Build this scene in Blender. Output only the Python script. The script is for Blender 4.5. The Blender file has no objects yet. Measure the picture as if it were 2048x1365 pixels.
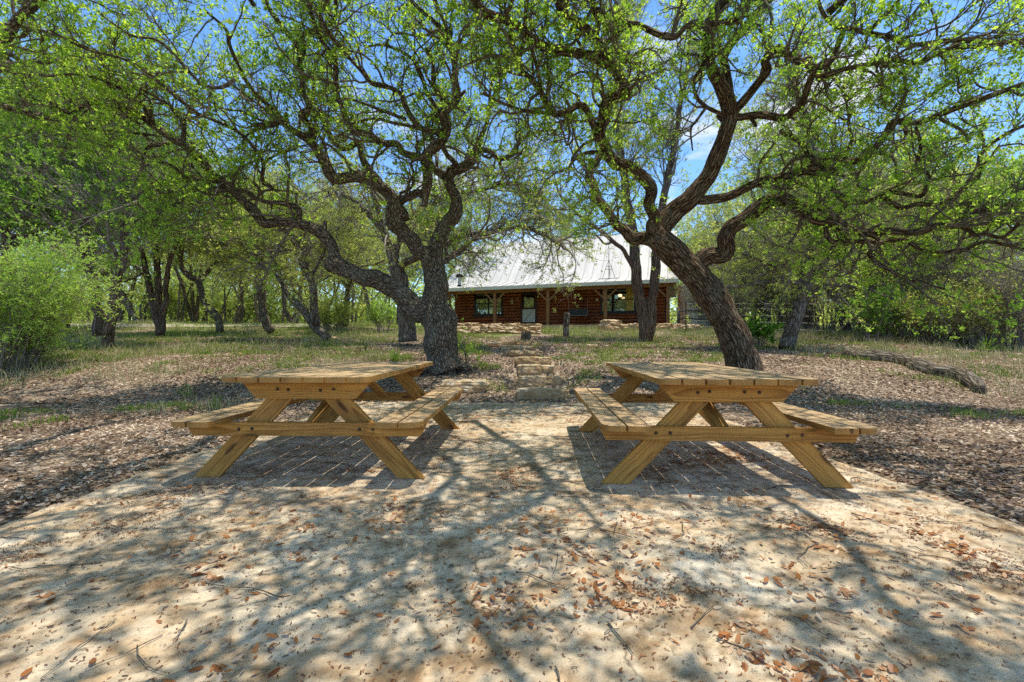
import bpy, math, random
import numpy as np
from mathutils import Vector, Matrix
PI = math.pi
F = 910.0            # focal length of the photograph in its own pixels (2048 wide)
H = 1.03             # eye height above the patio
sc = bpy.context.scene
col = sc.collection
rng = np.random.default_rng(7)
random.seed(7)

# ------------------------------------------------------------------ helpers
def hash3(ix, iy, iz, seed):
    h = (ix.astype(np.int64) * 374761393 + iy.astype(np.int64) * 668265263 + iz.astype(np.int64) * 2147483647 + seed * 974711) & 0xffffffff
    h = ((h ^ (h >> 13)) * 1274126177) & 0xffffffff
    h = (h ^ (h >> 16)) & 0xffffff
    return h / float(0xffffff) * 2 - 1

def noise3(p, seed=0):
    p = np.asarray(p, float)
    i = np.floor(p); f = p - i; u = f * f * (3 - 2 * f)
    x, y, z = i[..., 0], i[..., 1], i[..., 2]
    r = 0
    for dx in (0, 1):
        wx = u[..., 0] if dx else 1 - u[..., 0]
        for dy in (0, 1):
            wy = u[..., 1] if dy else 1 - u[..., 1]
            for dz in (0, 1):
                wz = u[..., 2] if dz else 1 - u[..., 2]
                r = r + wx * wy * wz * hash3(x + dx, y + dy, z + dz, seed)
    return r

def fbm(p, oct=4, seed=0, gain=.5):
    p = np.asarray(p, float); a = 1; s = 0; t = 0
    for o in range(oct):
        s = s + a * noise3(p * (2.03 ** o) + 17.3 * o, seed + o); t += a; a *= gain
    return s / t

def fbm2(x, y, scale, oct=4, seed=0, gain=.5):
    return fbm(np.stack([x * scale, y * scale, np.zeros_like(x) + .37], -1), oct, seed, gain)

def sstep(a, b, x):
    t = np.clip((x - a) / (b - a), 0, 1); return t * t * (3 - 2 * t)

def norm(v):
    return v / (np.linalg.norm(v, axis=-1, keepdims=True) + 1e-9)

def setp(o, label=None, cat=None, group=None, kind=None):
    if label: o['label'] = label
    if cat: o['category'] = cat
    if group: o['group'] = group
    if kind: o['kind'] = kind
    return o

def empty(name, loc=(0, 0, 0), rz=0, parent=None):
    o = bpy.data.objects.new(name, None); col.objects.link(o)
    o.empty_display_size = .1
    o.location = loc; o.rotation_euler = (0, 0, rz); o.parent = parent
    return o

class MB:
    """collects verts / faces (+ point attributes) and links them as one mesh object"""
    def __init__(s):
        s.v = []; s.f3 = []; s.f4 = []; s.m3 = []; s.m4 = []; s.n = 0; s.att = {}
    def add(s, v, f, mi=0, **att):
        v = np.asarray(v, float).reshape(-1, 3); f = np.asarray(f, np.int64)
        if f.shape[1] == 3: s.f3.append(f + s.n); s.m3.append(np.full(len(f), mi))
        else: s.f4.append(f + s.n); s.m4.append(np.full(len(f), mi))
        for k, a in att.items():
            s.att.setdefault(k, []).append((s.n, np.asarray(a, float)))
        s.v.append(v); s.n += len(v)
    def addmore(s, base, f, mi=0):
        f = np.asarray(f, np.int64)
        if f.shape[1] == 3: s.f3.append(f + base); s.m3.append(np.full(len(f), mi))
        else: s.f4.append(f + base); s.m4.append(np.full(len(f), mi))
    def build(s, name, mats, parent=None, smooth=False, loc=None):
        me = bpy.data.meshes.new(name)
        v = np.concatenate(s.v)
        f3 = np.concatenate(s.f3) if s.f3 else np.zeros((0, 3), np.int64)
        f4 = np.concatenate(s.f4) if s.f4 else np.zeros((0, 4), np.int64)
        if loc is not None: v = v - np.asarray(loc)
        me.vertices.add(len(v)); me.vertices.foreach_set('co', v.astype(np.float32).ravel())
        nl = f3.size + f4.size
        me.loops.add(nl)
        me.loops.foreach_set('vertex_index', np.concatenate([f3.ravel(), f4.ravel()]).astype(np.int32))
        nf = len(f3) + len(f4)
        me.polygons.add(nf)
        starts = np.concatenate([np.arange(len(f3)) * 3, f3.size + np.arange(len(f4)) * 4]).astype(np.int32)
        me.polygons.foreach_set('loop_start', starts)
        mi = np.concatenate((s.m3 or [np.zeros(0)]) + (s.m4 or [np.zeros(0)])).astype(np.int32)
        me.polygons.foreach_set('material_index', mi)
        sm = smooth if isinstance(smooth, (list, tuple)) else None
        if sm: me.polygons.foreach_set('use_smooth', np.array(sm)[mi])
        else: me.polygons.foreach_set('use_smooth', np.full(nf, bool(smooth)))
        for k, lst in s.att.items():
            dim = 3 if lst[0][1].ndim == 2 else 1
            arr = np.zeros((s.n, dim), np.float32)
            for off, a in lst: arr[off:off + len(a)] = a.reshape(len(a), dim)
            at = me.attributes.new(k, 'FLOAT_VECTOR' if dim == 3 else 'FLOAT', 'POINT')
            at.data.foreach_set('vector' if dim == 3 else 'value', arr.ravel())
        me.update(calc_edges=True)
        for m in (mats if isinstance(mats, (list, tuple)) else [mats]): me.materials.append(m)
        o = bpy.data.objects.new(name, me); col.objects.link(o)
        if parent is not None: o.parent = parent
        if loc is not None: o.location = loc
        return o
    # simple shapes
    def box(s, x0, x1, y0, y1, z0, z1, mi=0, M=None, grain=None, bev=0.0):
        if bev <= 0:
            v = np.array([[x, y, z] for z in (z0, z1) for y in (y0, y1) for x in (x0, x1)], float)
            f = np.array([[0, 2, 3, 1], [4, 5, 7, 6], [0, 1, 5, 4], [2, 6, 7, 3], [0, 4, 6, 2], [1, 3, 7, 5]])
            f3 = None
        else:
            b = bev; V = []; idx = {}
            for ax in range(3):
                for sx in (0, 1):
                    for sy in (0, 1):
                        for sz in (0, 1):
                            p = []
                            for d, (lo, hi, sg) in enumerate(((x0, x1, sx), (y0, y1, sy), (z0, z1, sz))):
                                ins = 0 if d == ax else b
                                p.append((hi - ins) if sg else (lo + ins))
                            idx[(ax, sx, sy, sz)] = len(V); V.append(p)
            q = []; t = []
            for ax in range(3):
                for sg in (0, 1):
                    o = [d for d in range(3) if d != ax]
                    ring = []
                    for a, c in ((0, 0), (1, 0), (1, 1), (0, 1)):
                        k = [0, 0, 0]; k[ax] = sg; k[o[0]] = a; k[o[1]] = c
                        ring.append(idx[(ax, *k)])
                    q.append(ring)
            for ax in range(3):      # edges along axis ax
                o = [d for d in range(3) if d != ax]
                for a in (0, 1):
                    for c in (0, 1):
                        k0 = [0, 0, 0]; k0[o[0]] = a; k0[o[1]] = c; k1 = list(k0); k1[ax] = 1
                        q.append([idx[(o[0], *k0)], idx[(o[0], *k1)], idx[(o[1], *k1)], idx[(o[1], *k0)]])
            for sx in (0, 1):
                for sy in (0, 1):
                    for sz in (0, 1):
                        t.append([idx[(0, sx, sy, sz)], idx[(1, sx, sy, sz)], idx[(2, sx, sy, sz)]])
            v = np.array(V, float); f = np.array(q); f3 = np.array(t)
        att = {}
        if grain is not None:
            g = v.copy()
            order = {'x': (0, 1, 2), 'y': (1, 0, 2), 'z': (2, 0, 1)}[grain]
            g = g[:, order]; g = g - g.mean(0) + np.array([rng.uniform(0, 40), rng.uniform(-.05, .05), rng.uniform(.0, .09)])
            att['grain'] = g
        if M is not None:
            M_ = np.array(M); v = v @ M_[:3, :3].T + M_[:3, 3]
        b0 = s.n
        s.add(v, f, mi, **att)
        if f3 is not None: s.addmore(b0, f3, mi)
    def prism(s, poly, z0, z1, mi=0, M=None, grain=None):
        """poly: list of (x,y) ccw; top & bottom as fans"""
        n = len(poly); p = np.array(poly, float)
        c = p.mean(0)
        v = np.vstack([np.c_[p, np.full(n, z0)], np.c_[p, np.full(n, z1)], [[c[0], c[1], z0], [c[0], c[1], z1]]])
        att = {}
        if grain is not None:
            order = {'x': (0, 1, 2), 'y': (1, 0, 2)}[grain]
            g = v[:, order]; g = g - g.mean(0) + np.array([rng.uniform(0, 40), rng.uniform(-.05, .05), rng.uniform(.0, .09)])
            att['grain'] = g
        if M is not None:
            M_ = np.array(M); v = v @ M_[:3, :3].T + M_[:3, 3]
        i = np.arange(n); j = (i + 1) % n
        b = s.n
        s.add(v, np.c_[i, j, j + n, i + n], mi, **att)
        s.addmore(b, np.c_[j, i, np.full(n, 2 * n)], mi); s.addmore(b, np.c_[i + n, j + n, np.full(n, 2 * n + 1)], mi)
    def lathe(s, prof, c=(0, 0, 0), n=16, mi=0):
        pr = np.array(prof, float); a = np.arange(n) / n * 2 * PI
        v = np.stack([pr[:, None, 0] * np.cos(a), pr[:, None, 0] * np.sin(a), np.repeat(pr[:, 1:2], n, 1)], -1) + np.array(c)
        k = len(pr)
        I, J = np.meshgrid(np.arange(k - 1), np.arange(n), indexing='ij')
        f = np.stack([I * n + J, I * n + (J + 1) % n, (I + 1) * n + (J + 1) % n, (I + 1) * n + J], -1).reshape(-1, 4)
        s.add(v.reshape(-1, 3), f, mi)
    def tubes(s, P, R, sides=6, mi=0, cap=False, gnarl=0, gs=3.0, seed=0):
        """P [N,K,3] R [N,K]"""
        P = np.asarray(P, float); R = np.asarray(R, float)
        if P.ndim == 2: P = P[None]; R = R[None]
        N, K = R.shape
        if N == 0: return
        T = np.empty_like(P); T[:, 1:-1] = P[:, 2:] - P[:, :-2]; T[:, 0] = P[:, 1] - P[:, 0]; T[:, -1] = P[:, -1] - P[:, -2]
        T = norm(T)
        ref = np.where(np.abs(T[:, 0, 2:3]) > .9, np.array([[1., 0, 0]]), np.array([[0, 0, 1.]]))
        U = np.empty_like(P); u = norm(np.cross(T[:, 0], ref)); U[:, 0] = u
        for k in range(1, K):
            u = norm(u - T[:, k] * (u * T[:, k]).sum(-1, keepdims=True)); U[:, k] = u
        W = np.cross(T, U)
        a = np.arange(sides) / sides * 2 * PI
        ca, sa = np.cos(a), np.sin(a)
        RR = np.repeat(R[:, :, None], sides, 2)
        dirs = U[:, :, None] * ca[:, None] + W[:, :, None] * sa[:, None]
        base = P[:, :, None] + dirs * RR[..., None]
        if gnarl:
            n1 = fbm(base * gs, 3, seed)
            n2 = noise3(base * gs * .45, seed + 9)
            RR = RR * (1 + gnarl * (n1 + .8 * n2))
            base = P[:, :, None] + dirs * RR[..., None]
        L = np.zeros((N, K)); L[:, 1:] = np.cumsum(np.linalg.norm(P[:, 1:] - P[:, :-1], axis=-1), 1)
        off = rng.uniform(0, 50, (N, 1))
        bk = np.stack([ca * RR, sa * RR, np.repeat((L + off)[:, :, None], sides, 2)], -1)
        I = (np.arange(N) * K * sides)[:, None, None] + (np.arange(K - 1) * sides)[None, :, None]
        J = np.arange(sides)[None, None]; J2 = (J + 1) % sides
        f = np.stack([I + J, I + J2, I + sides + J2, I + sides + J], -1).reshape(-1, 4)
        b = s.n
        s.add(base.reshape(-1, 3), f, mi, bark=bk.reshape(-1, 3))
        if cap:
            for e in (0, K - 1):
                ring = (np.arange(N) * K * sides)[:, None] + e * sides + np.arange(sides)[None]
                for q in range(1, sides - 1):
                    t = np.stack([ring[:, 0], ring[:, q], ring[:, q + 1]], -1)
                    s.addmore(b, t[:, ::-1] if e == 0 else t, mi)

def Mat(loc=(0, 0, 0), rx=0, ry=0, rz=0):
    return Matrix.Translation(loc) @ Matrix.Rotation(rz, 4, 'Z') @ Matrix.Rotation(ry, 4, 'Y') @ Matrix.Rotation(rx, 4, 'X')

def at(px, py, D):
    """a point of the place, measured in the photograph: bearing, height angle and its distance D"""
    return np.array([(px - 1024) / F * D, D, H + (683 - py) / F * D])

# ------------------------------------------------------------------ materials
def newmat(name):
    m = bpy.data.materials.new(name); m.use_nodes = True
    nt = m.node_tree; nt.nodes.clear()
    out = nt.nodes.new('ShaderNodeOutputMaterial')
    return m, nt, out
def nd(nt, t, **kw):
    n = nt.nodes.new(t)
    for k, v in kw.items():
        if k.startswith('i_'):
            key = k[2:]
            n.inputs[int(key) if key.isdigit() else key].default_value = v
        else: setattr(n, k, v)
    return n
def lk(nt, a, b): nt.links.new(a, b)
def ramp(nt, fac, stops, interp='LINEAR'):
    r = nt.nodes.new('ShaderNodeValToRGB'); r.color_ramp.interpolation = interp
    el = r.color_ramp.elements
    while len(el) < len(stops): el.new(.5)
    for e, (p, c) in zip(el, stops):
        e.position = p; e.color = (*c, 1) if len(c) == 3 else c
    lk(nt, fac, r.inputs[0]); return r.outputs[0]
def noise(nt, vec, scale, detail=4, rough=.55, dist=0):
    n = nd(nt, 'ShaderNodeTexNoise', i_Scale=scale, i_Detail=detail, i_Roughness=rough, i_Distortion=dist)
    if vec is not None: lk(nt, vec, n.inputs['Vector'])
    return n
def mix(nt, fac, a, b, mode='MIX'):
    m = nt.nodes.new('ShaderNodeMix'); m.data_type = 'RGBA'; m.blend_type = mode
    for i, v in ((0, fac), (6, a), (7, b)):
        if isinstance(v, (int, float)): m.inputs[i].default_value = v
        elif isinstance(v, tuple): m.inputs[i].default_value = (*v, 1)
        else: lk(nt, v, m.inputs[i])
    return m.outputs[2]
def mth(nt, op, a, b=None, c=None):
    m = nt.nodes.new('ShaderNodeMath'); m.operation = op
    for i, v in enumerate((a, b, c)):
        if v is None: continue
        if isinstance(v, (int, float)): m.inputs[i].default_value = v
        else: lk(nt, v, m.inputs[i])
    return m.outputs[0]
def mapping(nt, vec, scale=(1, 1, 1), loc=(0, 0, 0)):
    m = nd(nt, 'ShaderNodeMapping'); m.inputs['Scale'].default_value = scale; m.inputs['Location'].default_value = loc
    lk(nt, vec, m.inputs['Vector']); return m.outputs[0]
def attr(nt, name):
    return nd(nt, 'ShaderNodeAttribute', attribute_name=name)
def bump(nt, h, strength=1, dist=.01, nrm=None):
    b = nd(nt, 'ShaderNodeBump', i_Strength=strength, i_Distance=dist); lk(nt, h, b.inputs['Height'])
    if nrm is not None: lk(nt, nrm, b.inputs['Normal'])
    return b.outputs[0]
def princ(nt, out, color, rough=.8, nrm=None, metal=0, spec=.3):
    p = nd(nt, 'ShaderNodeBsdfPrincipled')
    p.inputs['Roughness'].default_value = rough if isinstance(rough, (int, float)) else .5
    if not isinstance(rough, (int, float)): lk(nt, rough, p.inputs['Roughness'])
    p.inputs['Metallic'].default_value = metal; p.inputs['Specular IOR Level'].default_value = spec
    if isinstance(color, tuple): p.inputs['Base Color'].default_value = (*color, 1)
    else: lk(nt, color, p.inputs['Base Color'])
    if nrm is not None: lk(nt, nrm, p.inputs['Normal'])
    lk(nt, p.outputs[0], out.inputs[0]); return p
def geo_pos(nt): return nd(nt, 'ShaderNodeNewGeometry').outputs['Position']
def objco(nt): return nd(nt, 'ShaderNodeTexCoord').outputs['Object']

def m_plain(name, c, rough=.7, metal=0, var=.25, scale=8, bmp=.002):
    m, nt, out = newmat(name); P = objco(nt)
    n = noise(nt, P, scale, 6, .65)
    a = tuple(x * (1 - var) for x in c); b = tuple(min(1, x * (1 + var)) for x in c)
    cc = ramp(nt, n.outputs[0], [(.3, a), (.7, b)])
    princ(nt, out, cc, rough, bump(nt, noise(nt, P, scale * 6, 5).outputs[0], .6, bmp), metal)
    return m

def m_leaf(name, dark, mid, light, trans=.45, back=(1.25, 1.3, .8)):
    m, nt, out = newmat(name)
    t = attr(nt, 'tint').outputs['Fac']
    c = ramp(nt, t, [(0, dark), (.5, mid), (1, light)])
    d = nd(nt, 'ShaderNodeBsdfPrincipled', i_Roughness=.42); d.inputs['Specular IOR Level'].default_value = .35
    lk(nt, c, d.inputs['Base Color'])
    tr = nd(nt, 'ShaderNodeBsdfTranslucent')
    ct = mix(nt, 1.0, c, (back[0], back[1], back[2]), 'MULTIPLY')
    lk(nt, ct, tr.inputs[0])
    ms = nd(nt, 'ShaderNodeMixShader'); ms.inputs[0].default_value = trans
    lk(nt, d.outputs[0], ms.inputs[1]); lk(nt, tr.outputs[0], ms.inputs[2])
    lk(nt, ms.outputs[0], out.inputs[0]); return m

def m_bark(name, crack, base, light, ridge=(22, 22, 5), lichen=.45, dist=.02):
    m, nt, out = newmat(name)
    A = attr(nt, 'bark').outputs['Vector']
    warp = noise(nt, A, 6, 3)
    vm = nd(nt, 'ShaderNodeVectorMath', operation='MULTIPLY_ADD')
    lk(nt, warp.outputs['Color'], vm.inputs[0]); vm.inputs[1].default_value = (.06, .06, .12); lk(nt, A, vm.inputs[2])
    B = mapping(nt, vm.outputs[0], ridge)
    vo = nd(nt, 'ShaderNodeTexVoronoi', feature='DISTANCE_TO_EDGE', i_Scale=1.0); lk(nt, B, vo.inputs['Vector'])
    vh = mth(nt, 'MINIMUM', mth(nt, 'MULTIPLY', vo.outputs[0], 2.6), 1.0)
    fn = noise(nt, mapping(nt, vm.outputs[0], (60, 60, 18)), 1.0, 6, .7)
    bg = noise(nt, geo_pos(nt), 3.2, 4, .6)
    c = ramp(nt, vh, [(0, crack), (.35, base), (1, light)])
    c = mix(nt, ramp(nt, fn.outputs[0], [(.3, (0, 0, 0)), (.75, (1, 1, 1))]), mix(nt, .55, c, (.0, .0, .0)), c)
    lm = ramp(nt, bg.outputs[0], [(.52, (0, 0, 0)), (.68, (lichen,) * 3)])
    sp = ramp(nt, noise(nt, geo_pos(nt), 28, 5, .7).outputs[0], [(.45, (0, 0, 0)), (.6, (1, 1, 1))])
    c = mix(nt, mix(nt, 1.0, lm, sp, 'MULTIPLY'), c, (.27, .27, .24))
    h = mth(nt, 'ADD', vh, mth(nt, 'MULTIPLY', fn.outputs[0], .6))
    princ(nt, out, c, .92, bump(nt, h, 1.0, dist), spec=.15)
    return m

def m_wood(name, late, early, weather=None, rough=.65):
    m, nt, out = newmat(name)
    A = attr(nt, 'grain').outputs['Vector']
    # growth rings around a pith running along x
    dn = noise(nt, mapping(nt, A, (1.3, 5, 5)), 1.0, 2, .5)
    vm = nd(nt, 'ShaderNodeVectorMath', operation='MULTIPLY_ADD')
    lk(nt, dn.outputs['Color'], vm.inputs[0]); vm.inputs[1].default_value = (0, .055, .055); lk(nt, A, vm.inputs[2])
    sx = nd(nt, 'ShaderNodeSeparateXYZ'); lk(nt, vm.outputs[0], sx.inputs[0])
    r2 = mth(nt, 'SQRT', mth(nt, 'ADD', mth(nt, 'POWER', sx.outputs[1], 2.0), mth(nt, 'POWER', sx.outputs[2], 2.0)))
    fr = mth(nt, 'FRACT', mth(nt, 'MULTIPLY', r2, 95))
    ring = ramp(nt, fr, [(0, (0, 0, 0)), (.55, (.35,) * 3), (.88, (.8, .8, .8)), (1, (0, 0, 0))])
    fib = noise(nt, mapping(nt, A, (6, 260, 260)), 1.0, 3, .6)
    c = mix(nt, ring, early, late)
    c = mix(nt, ramp(nt, fib.outputs[0], [(.35, (0, 0, 0)), (.7, (.45,) * 3)]), c, tuple(x * .45 for x in late))
    # knots
    kn = nd(nt, 'ShaderNodeTexVoronoi', feature='F1', i_Scale=1.0); lk(nt, mapping(nt, A, (2.3, 9, 2)), kn.inputs['Vector'])
    km = ramp(nt, kn.outputs[0], [(.10, (.85,) * 3), (.19, (0, 0, 0))])
    c = mix(nt, km, c, (.10, .045, .015))
    big = noise(nt, mapping(nt, A, (1.5, 8, 8)), 1.0, 3)
    c = mix(nt, 1.0, c, ramp(nt, big.outputs[0], [(.28, (.56, .52, .50)), (.5, (.92, .90, .88)), (.72, (1.1, 1.1, 1.1))]), 'MULTIPLY')
    if weather:
        g = nd(nt, 'ShaderNodeNewGeometry'); sz = nd(nt, 'ShaderNodeSeparateXYZ'); lk(nt, g.outputs['Normal'], sz.inputs[0])
        up = ramp(nt, sz.outputs[2], [(.6, (0, 0, 0)), (.9, (.62,) * 3)])
        wv = mix(nt, ramp(nt, noise(nt, mapping(nt, A, (3, 40, 40)), 1, 4).outputs[0], [(.35, (0, 0, 0)), (.65, (1, 1, 1))]), weather, tuple(x * .62 for x in weather))
        c = mix(nt, up, c, wv)
        dm = ramp(nt, noise(nt, geo_pos(nt), 5, 4).outputs[0], [(.4, (1, 1, 1)), (.7, (.66, .62, .56))])
        c = mix(nt, up, c, mix(nt, 1.0, c, dm, 'MULTIPLY'))
    h = mth(nt, 'ADD', mth(nt, 'MULTIPLY', fib.outputs[0], .7), mth(nt, 'MULTIPLY', ring, .4))
    princ(nt, out, c, rough, bump(nt, h, .5, .0015), spec=.25)
    return m

M = {}
M['bark_oak'] = m_bark('live_oak_bark', (.035, .027, .02), (.25, .20, .155), (.52, .46, .38), (24, 24, 9), 1.0, .03)
M['bark_ridged'] = m_bark('ridged_oak_bark', (.025, .016, .01), (.24, .16, .105), (.50, .39, .28), (26, 26, 3.4), .8, .035)
M['bark_twig'] = m_bark('twig_bark', (.10, .08, .06), (.26, .21, .165), (.44, .39, .33), (60, 60, 12), .7, .003)
M['bark_grey'] = m_bark('grey_bark', (.06, .045, .035), (.24, .20, .16), (.42, .37, .32), (16, 16, 3), .8, .02)
M['bark_cedar'] = m_bark('shaggy_cedar_bark', (.05, .03, .02), (.26, .18, .13), (.46, .37, .30), (26, 26, 1.2), .35, .02)
M['bark_pale'] = m_bark('pale_twig_bark', (.18, .155, .13), (.44, .39, .34), (.64, .59, .53), (60, 60, 12), .3, .003)
M['leaf_oak'] = m_leaf('live_oak_leaf', (.13, .24, .035), (.32, .48, .085), (.57, .69, .17), .66, (1.8, 1.85, 1.05))
M['leaf_mid'] = m_leaf('mid_oak_leaf', (.19, .26, .09), (.40, .48, .16), (.60, .66, .25), .62, (1.7, 1.65, 1.0))
M['leaf_cedar'] = m_leaf('cedar_leaf', (.09, .19, .03), (.22, .40, .06), (.40, .56, .10), .5, (1.6, 1.6, .9))
M['leaf_bright'] = m_leaf('bright_bush_leaf', (.20, .36, .07), (.40, .60, .13), (.60, .75, .22), .5, (1.5, 1.5, .9))
M['leaf_green'] = m_leaf('green_bush_leaf', (.04, .12, .012), (.12, .27, .03), (.26, .44, .06), .4, (1.4, 1.5, .7))
M['leaf_olive'] = m_leaf('thicket_leaf', (.14, .19, .06), (.32, .38, .12), (.52, .56, .20), .55, (1.7, 1.6, 1.0))
M['grass'] = m_leaf('grass_blade', (.08, .15, .025), (.20, .31, .05), (.38, .46, .10), .4, (1.3, 1.3, .8))
M['straw'] = m_leaf('dry_grass_blade', (.22, .22, .09), (.42, .41, .20), (.68, .62, .40), .35, (1.1, 1.05, .9))
M['litter'] = m_leaf('fallen_leaf', (.06, .028, .017), (.27, .175, .125), (.80, .67, .55), .15, (1.1, 1., .8))
M['litter_orange'] = m_leaf('orange_fallen_leaf', (.16, .05, .018), (.46, .20, .075), (.78, .62, .46), .15, (1.1, 1., .8))
M['debris'] = m_leaf('catkin_debris', (.06, .018, .009), (.17, .055, .022), (.32, .14, .06), .05)
M['table'] = m_wood('treated_pine', (.27, .12, .028), (.62, .34, .10), (.78, .62, .42))
M['table_side'] = m_wood('golden_pine', (.30, .12, .022), (.66, .35, .085))
M['post'] = m_wood('porch_timber', (.20, .095, .035), (.36, .19, .08))
M['greypost'] = m_wood('weathered_timber', (.16, .13, .10), (.34, .29, .24))
M['metal'] = m_plain('galvanised_steel', (.42, .43, .44), .45, .7, .15, 20, .0005)
M['rust'] = m_plain('rusty_steel', (.10, .06, .04), .7, .5, .4, 40, .001)
M['black'] = m_plain('black_frame', (.02, .02, .022), .4, 0, .2)
M['white'] = m_plain('cream_board', (.62, .62, .50), .6, 0, .1, 14, .001)
M['darkdoor'] = m_plain('dark_red_door', (.06, .02, .012), .35, 0, .35)
M['slab'] = m_plain('porch_slab', (.42, .31, .18), .85, 0, .3, 3, .01)
M['rope'] = m_plain('rope', (.30, .18, .10), .9)
M['curtain'] = m_plain('yellow_curtain', (.5, .38, .10), .9)
M['greenseat'] = m_plain('swing_seat', (.03, .045, .045), .5)

def m_logs():
    m, nt, out = newmat('stained_logs'); P = objco(nt)
    n = noise(nt, mapping(nt, P, (1.2, 30, 30)), 1, 5, .6)
    c = ramp(nt, n.outputs[0], [(.25, (.10, .028, .010)), (.5, (.28, .085, .028)), (.75, (.44, .155, .05))])
    b = noise(nt, P, 1.3, 3)
    c = mix(nt, 1, c, ramp(nt, b.outputs[0], [(.3, (.7, .7, .75)), (.7, (1.25, 1.1, 1.0))]), 'MULTIPLY')
    princ(nt, out, c, .5, bump(nt, n.outputs[0], .5, .006), spec=.35); return m
M['logs'] = m_logs()
def m_roof():
    m, nt, out = newmat('pale_metal_roof'); P = objco(nt)
    sx = nd(nt, 'ShaderNodeSeparateXYZ'); lk(nt, P, sx.inputs[0])
    n = noise(nt, mapping(nt, P, (2, .5, .5)), 1.2, 5, .6)
    c = ramp(nt, n.outputs[0], [(.3, (.58, .58, .59)), (.7, (.72, .72, .72))])
    pan = mth(nt, 'FLOOR', mth(nt, 'MULTIPLY', sx.outputs[0], 1 / .6))
    wn = nd(nt, 'ShaderNodeTexWhiteNoise', noise_dimensions='1D'); lk(nt, pan, wn.inputs['W'])
    c = mix(nt, .5, c, mix(nt, 1, c, ramp(nt, wn.outputs['Value'], [(0, (.8, .8, .82)), (1, (1, 1, 1))]), 'MULTIPLY'))
    sf = mth(nt, 'ABSOLUTE', mth(nt, 'SUBTRACT', mth(nt, 'FRACT', mth(nt, 'ADD', mth(nt, 'MULTIPLY', mth(nt, 'ADD', sx.outputs[0], 4.73), 1 / .6), .5)), .5))
    c = mix(nt, ramp(nt, sf, [(.03, (.55,) * 3), (.05, (0, 0, 0))]), c, (.30, .31, .33))
    princ(nt, out, c, .55, bump(nt, n.outputs[0], .2, .01), .0, .3); return m
M['roof'] = m_roof()
def m_glass():
    m, nt, out = newmat('window_glass')
    g = nd(nt, 'ShaderNodeBsdfGlossy'); g.inputs['Roughness'].default_value = .03; g.inputs['Color'].default_value = (.75, .8, .78, 1)
    d = nd(nt, 'ShaderNodeBsdfDiffuse'); d.inputs[0].default_value = (.02, .022, .018, 1)
    w = noise(nt, objco(nt), 1.6, 1)
    lk(nt, bump(nt, w.outputs[0], .35, .03), g.inputs['Normal'])
    s = nd(nt, 'ShaderNodeMixShader'); s.inputs[0].default_value = .62
    lk(nt, d.outputs[0], s.inputs[1]); lk(nt, g.outputs[0], s.inputs[2]); lk(nt, s.outputs[0], out.inputs[0]); return m
M['glass'] = m_glass()
def m_glow(name, c, e):
    m, nt, out = newmat(name); p = princ(nt, out, c, .5)
    p.inputs['Emission Color'].default_value = (*c, 1); p.inputs['Emission Strength'].default_value = e; return m
M['lamp'] = m_glow('lit_lamp_glass', (1.0, .72, .38), 1.6)

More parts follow.
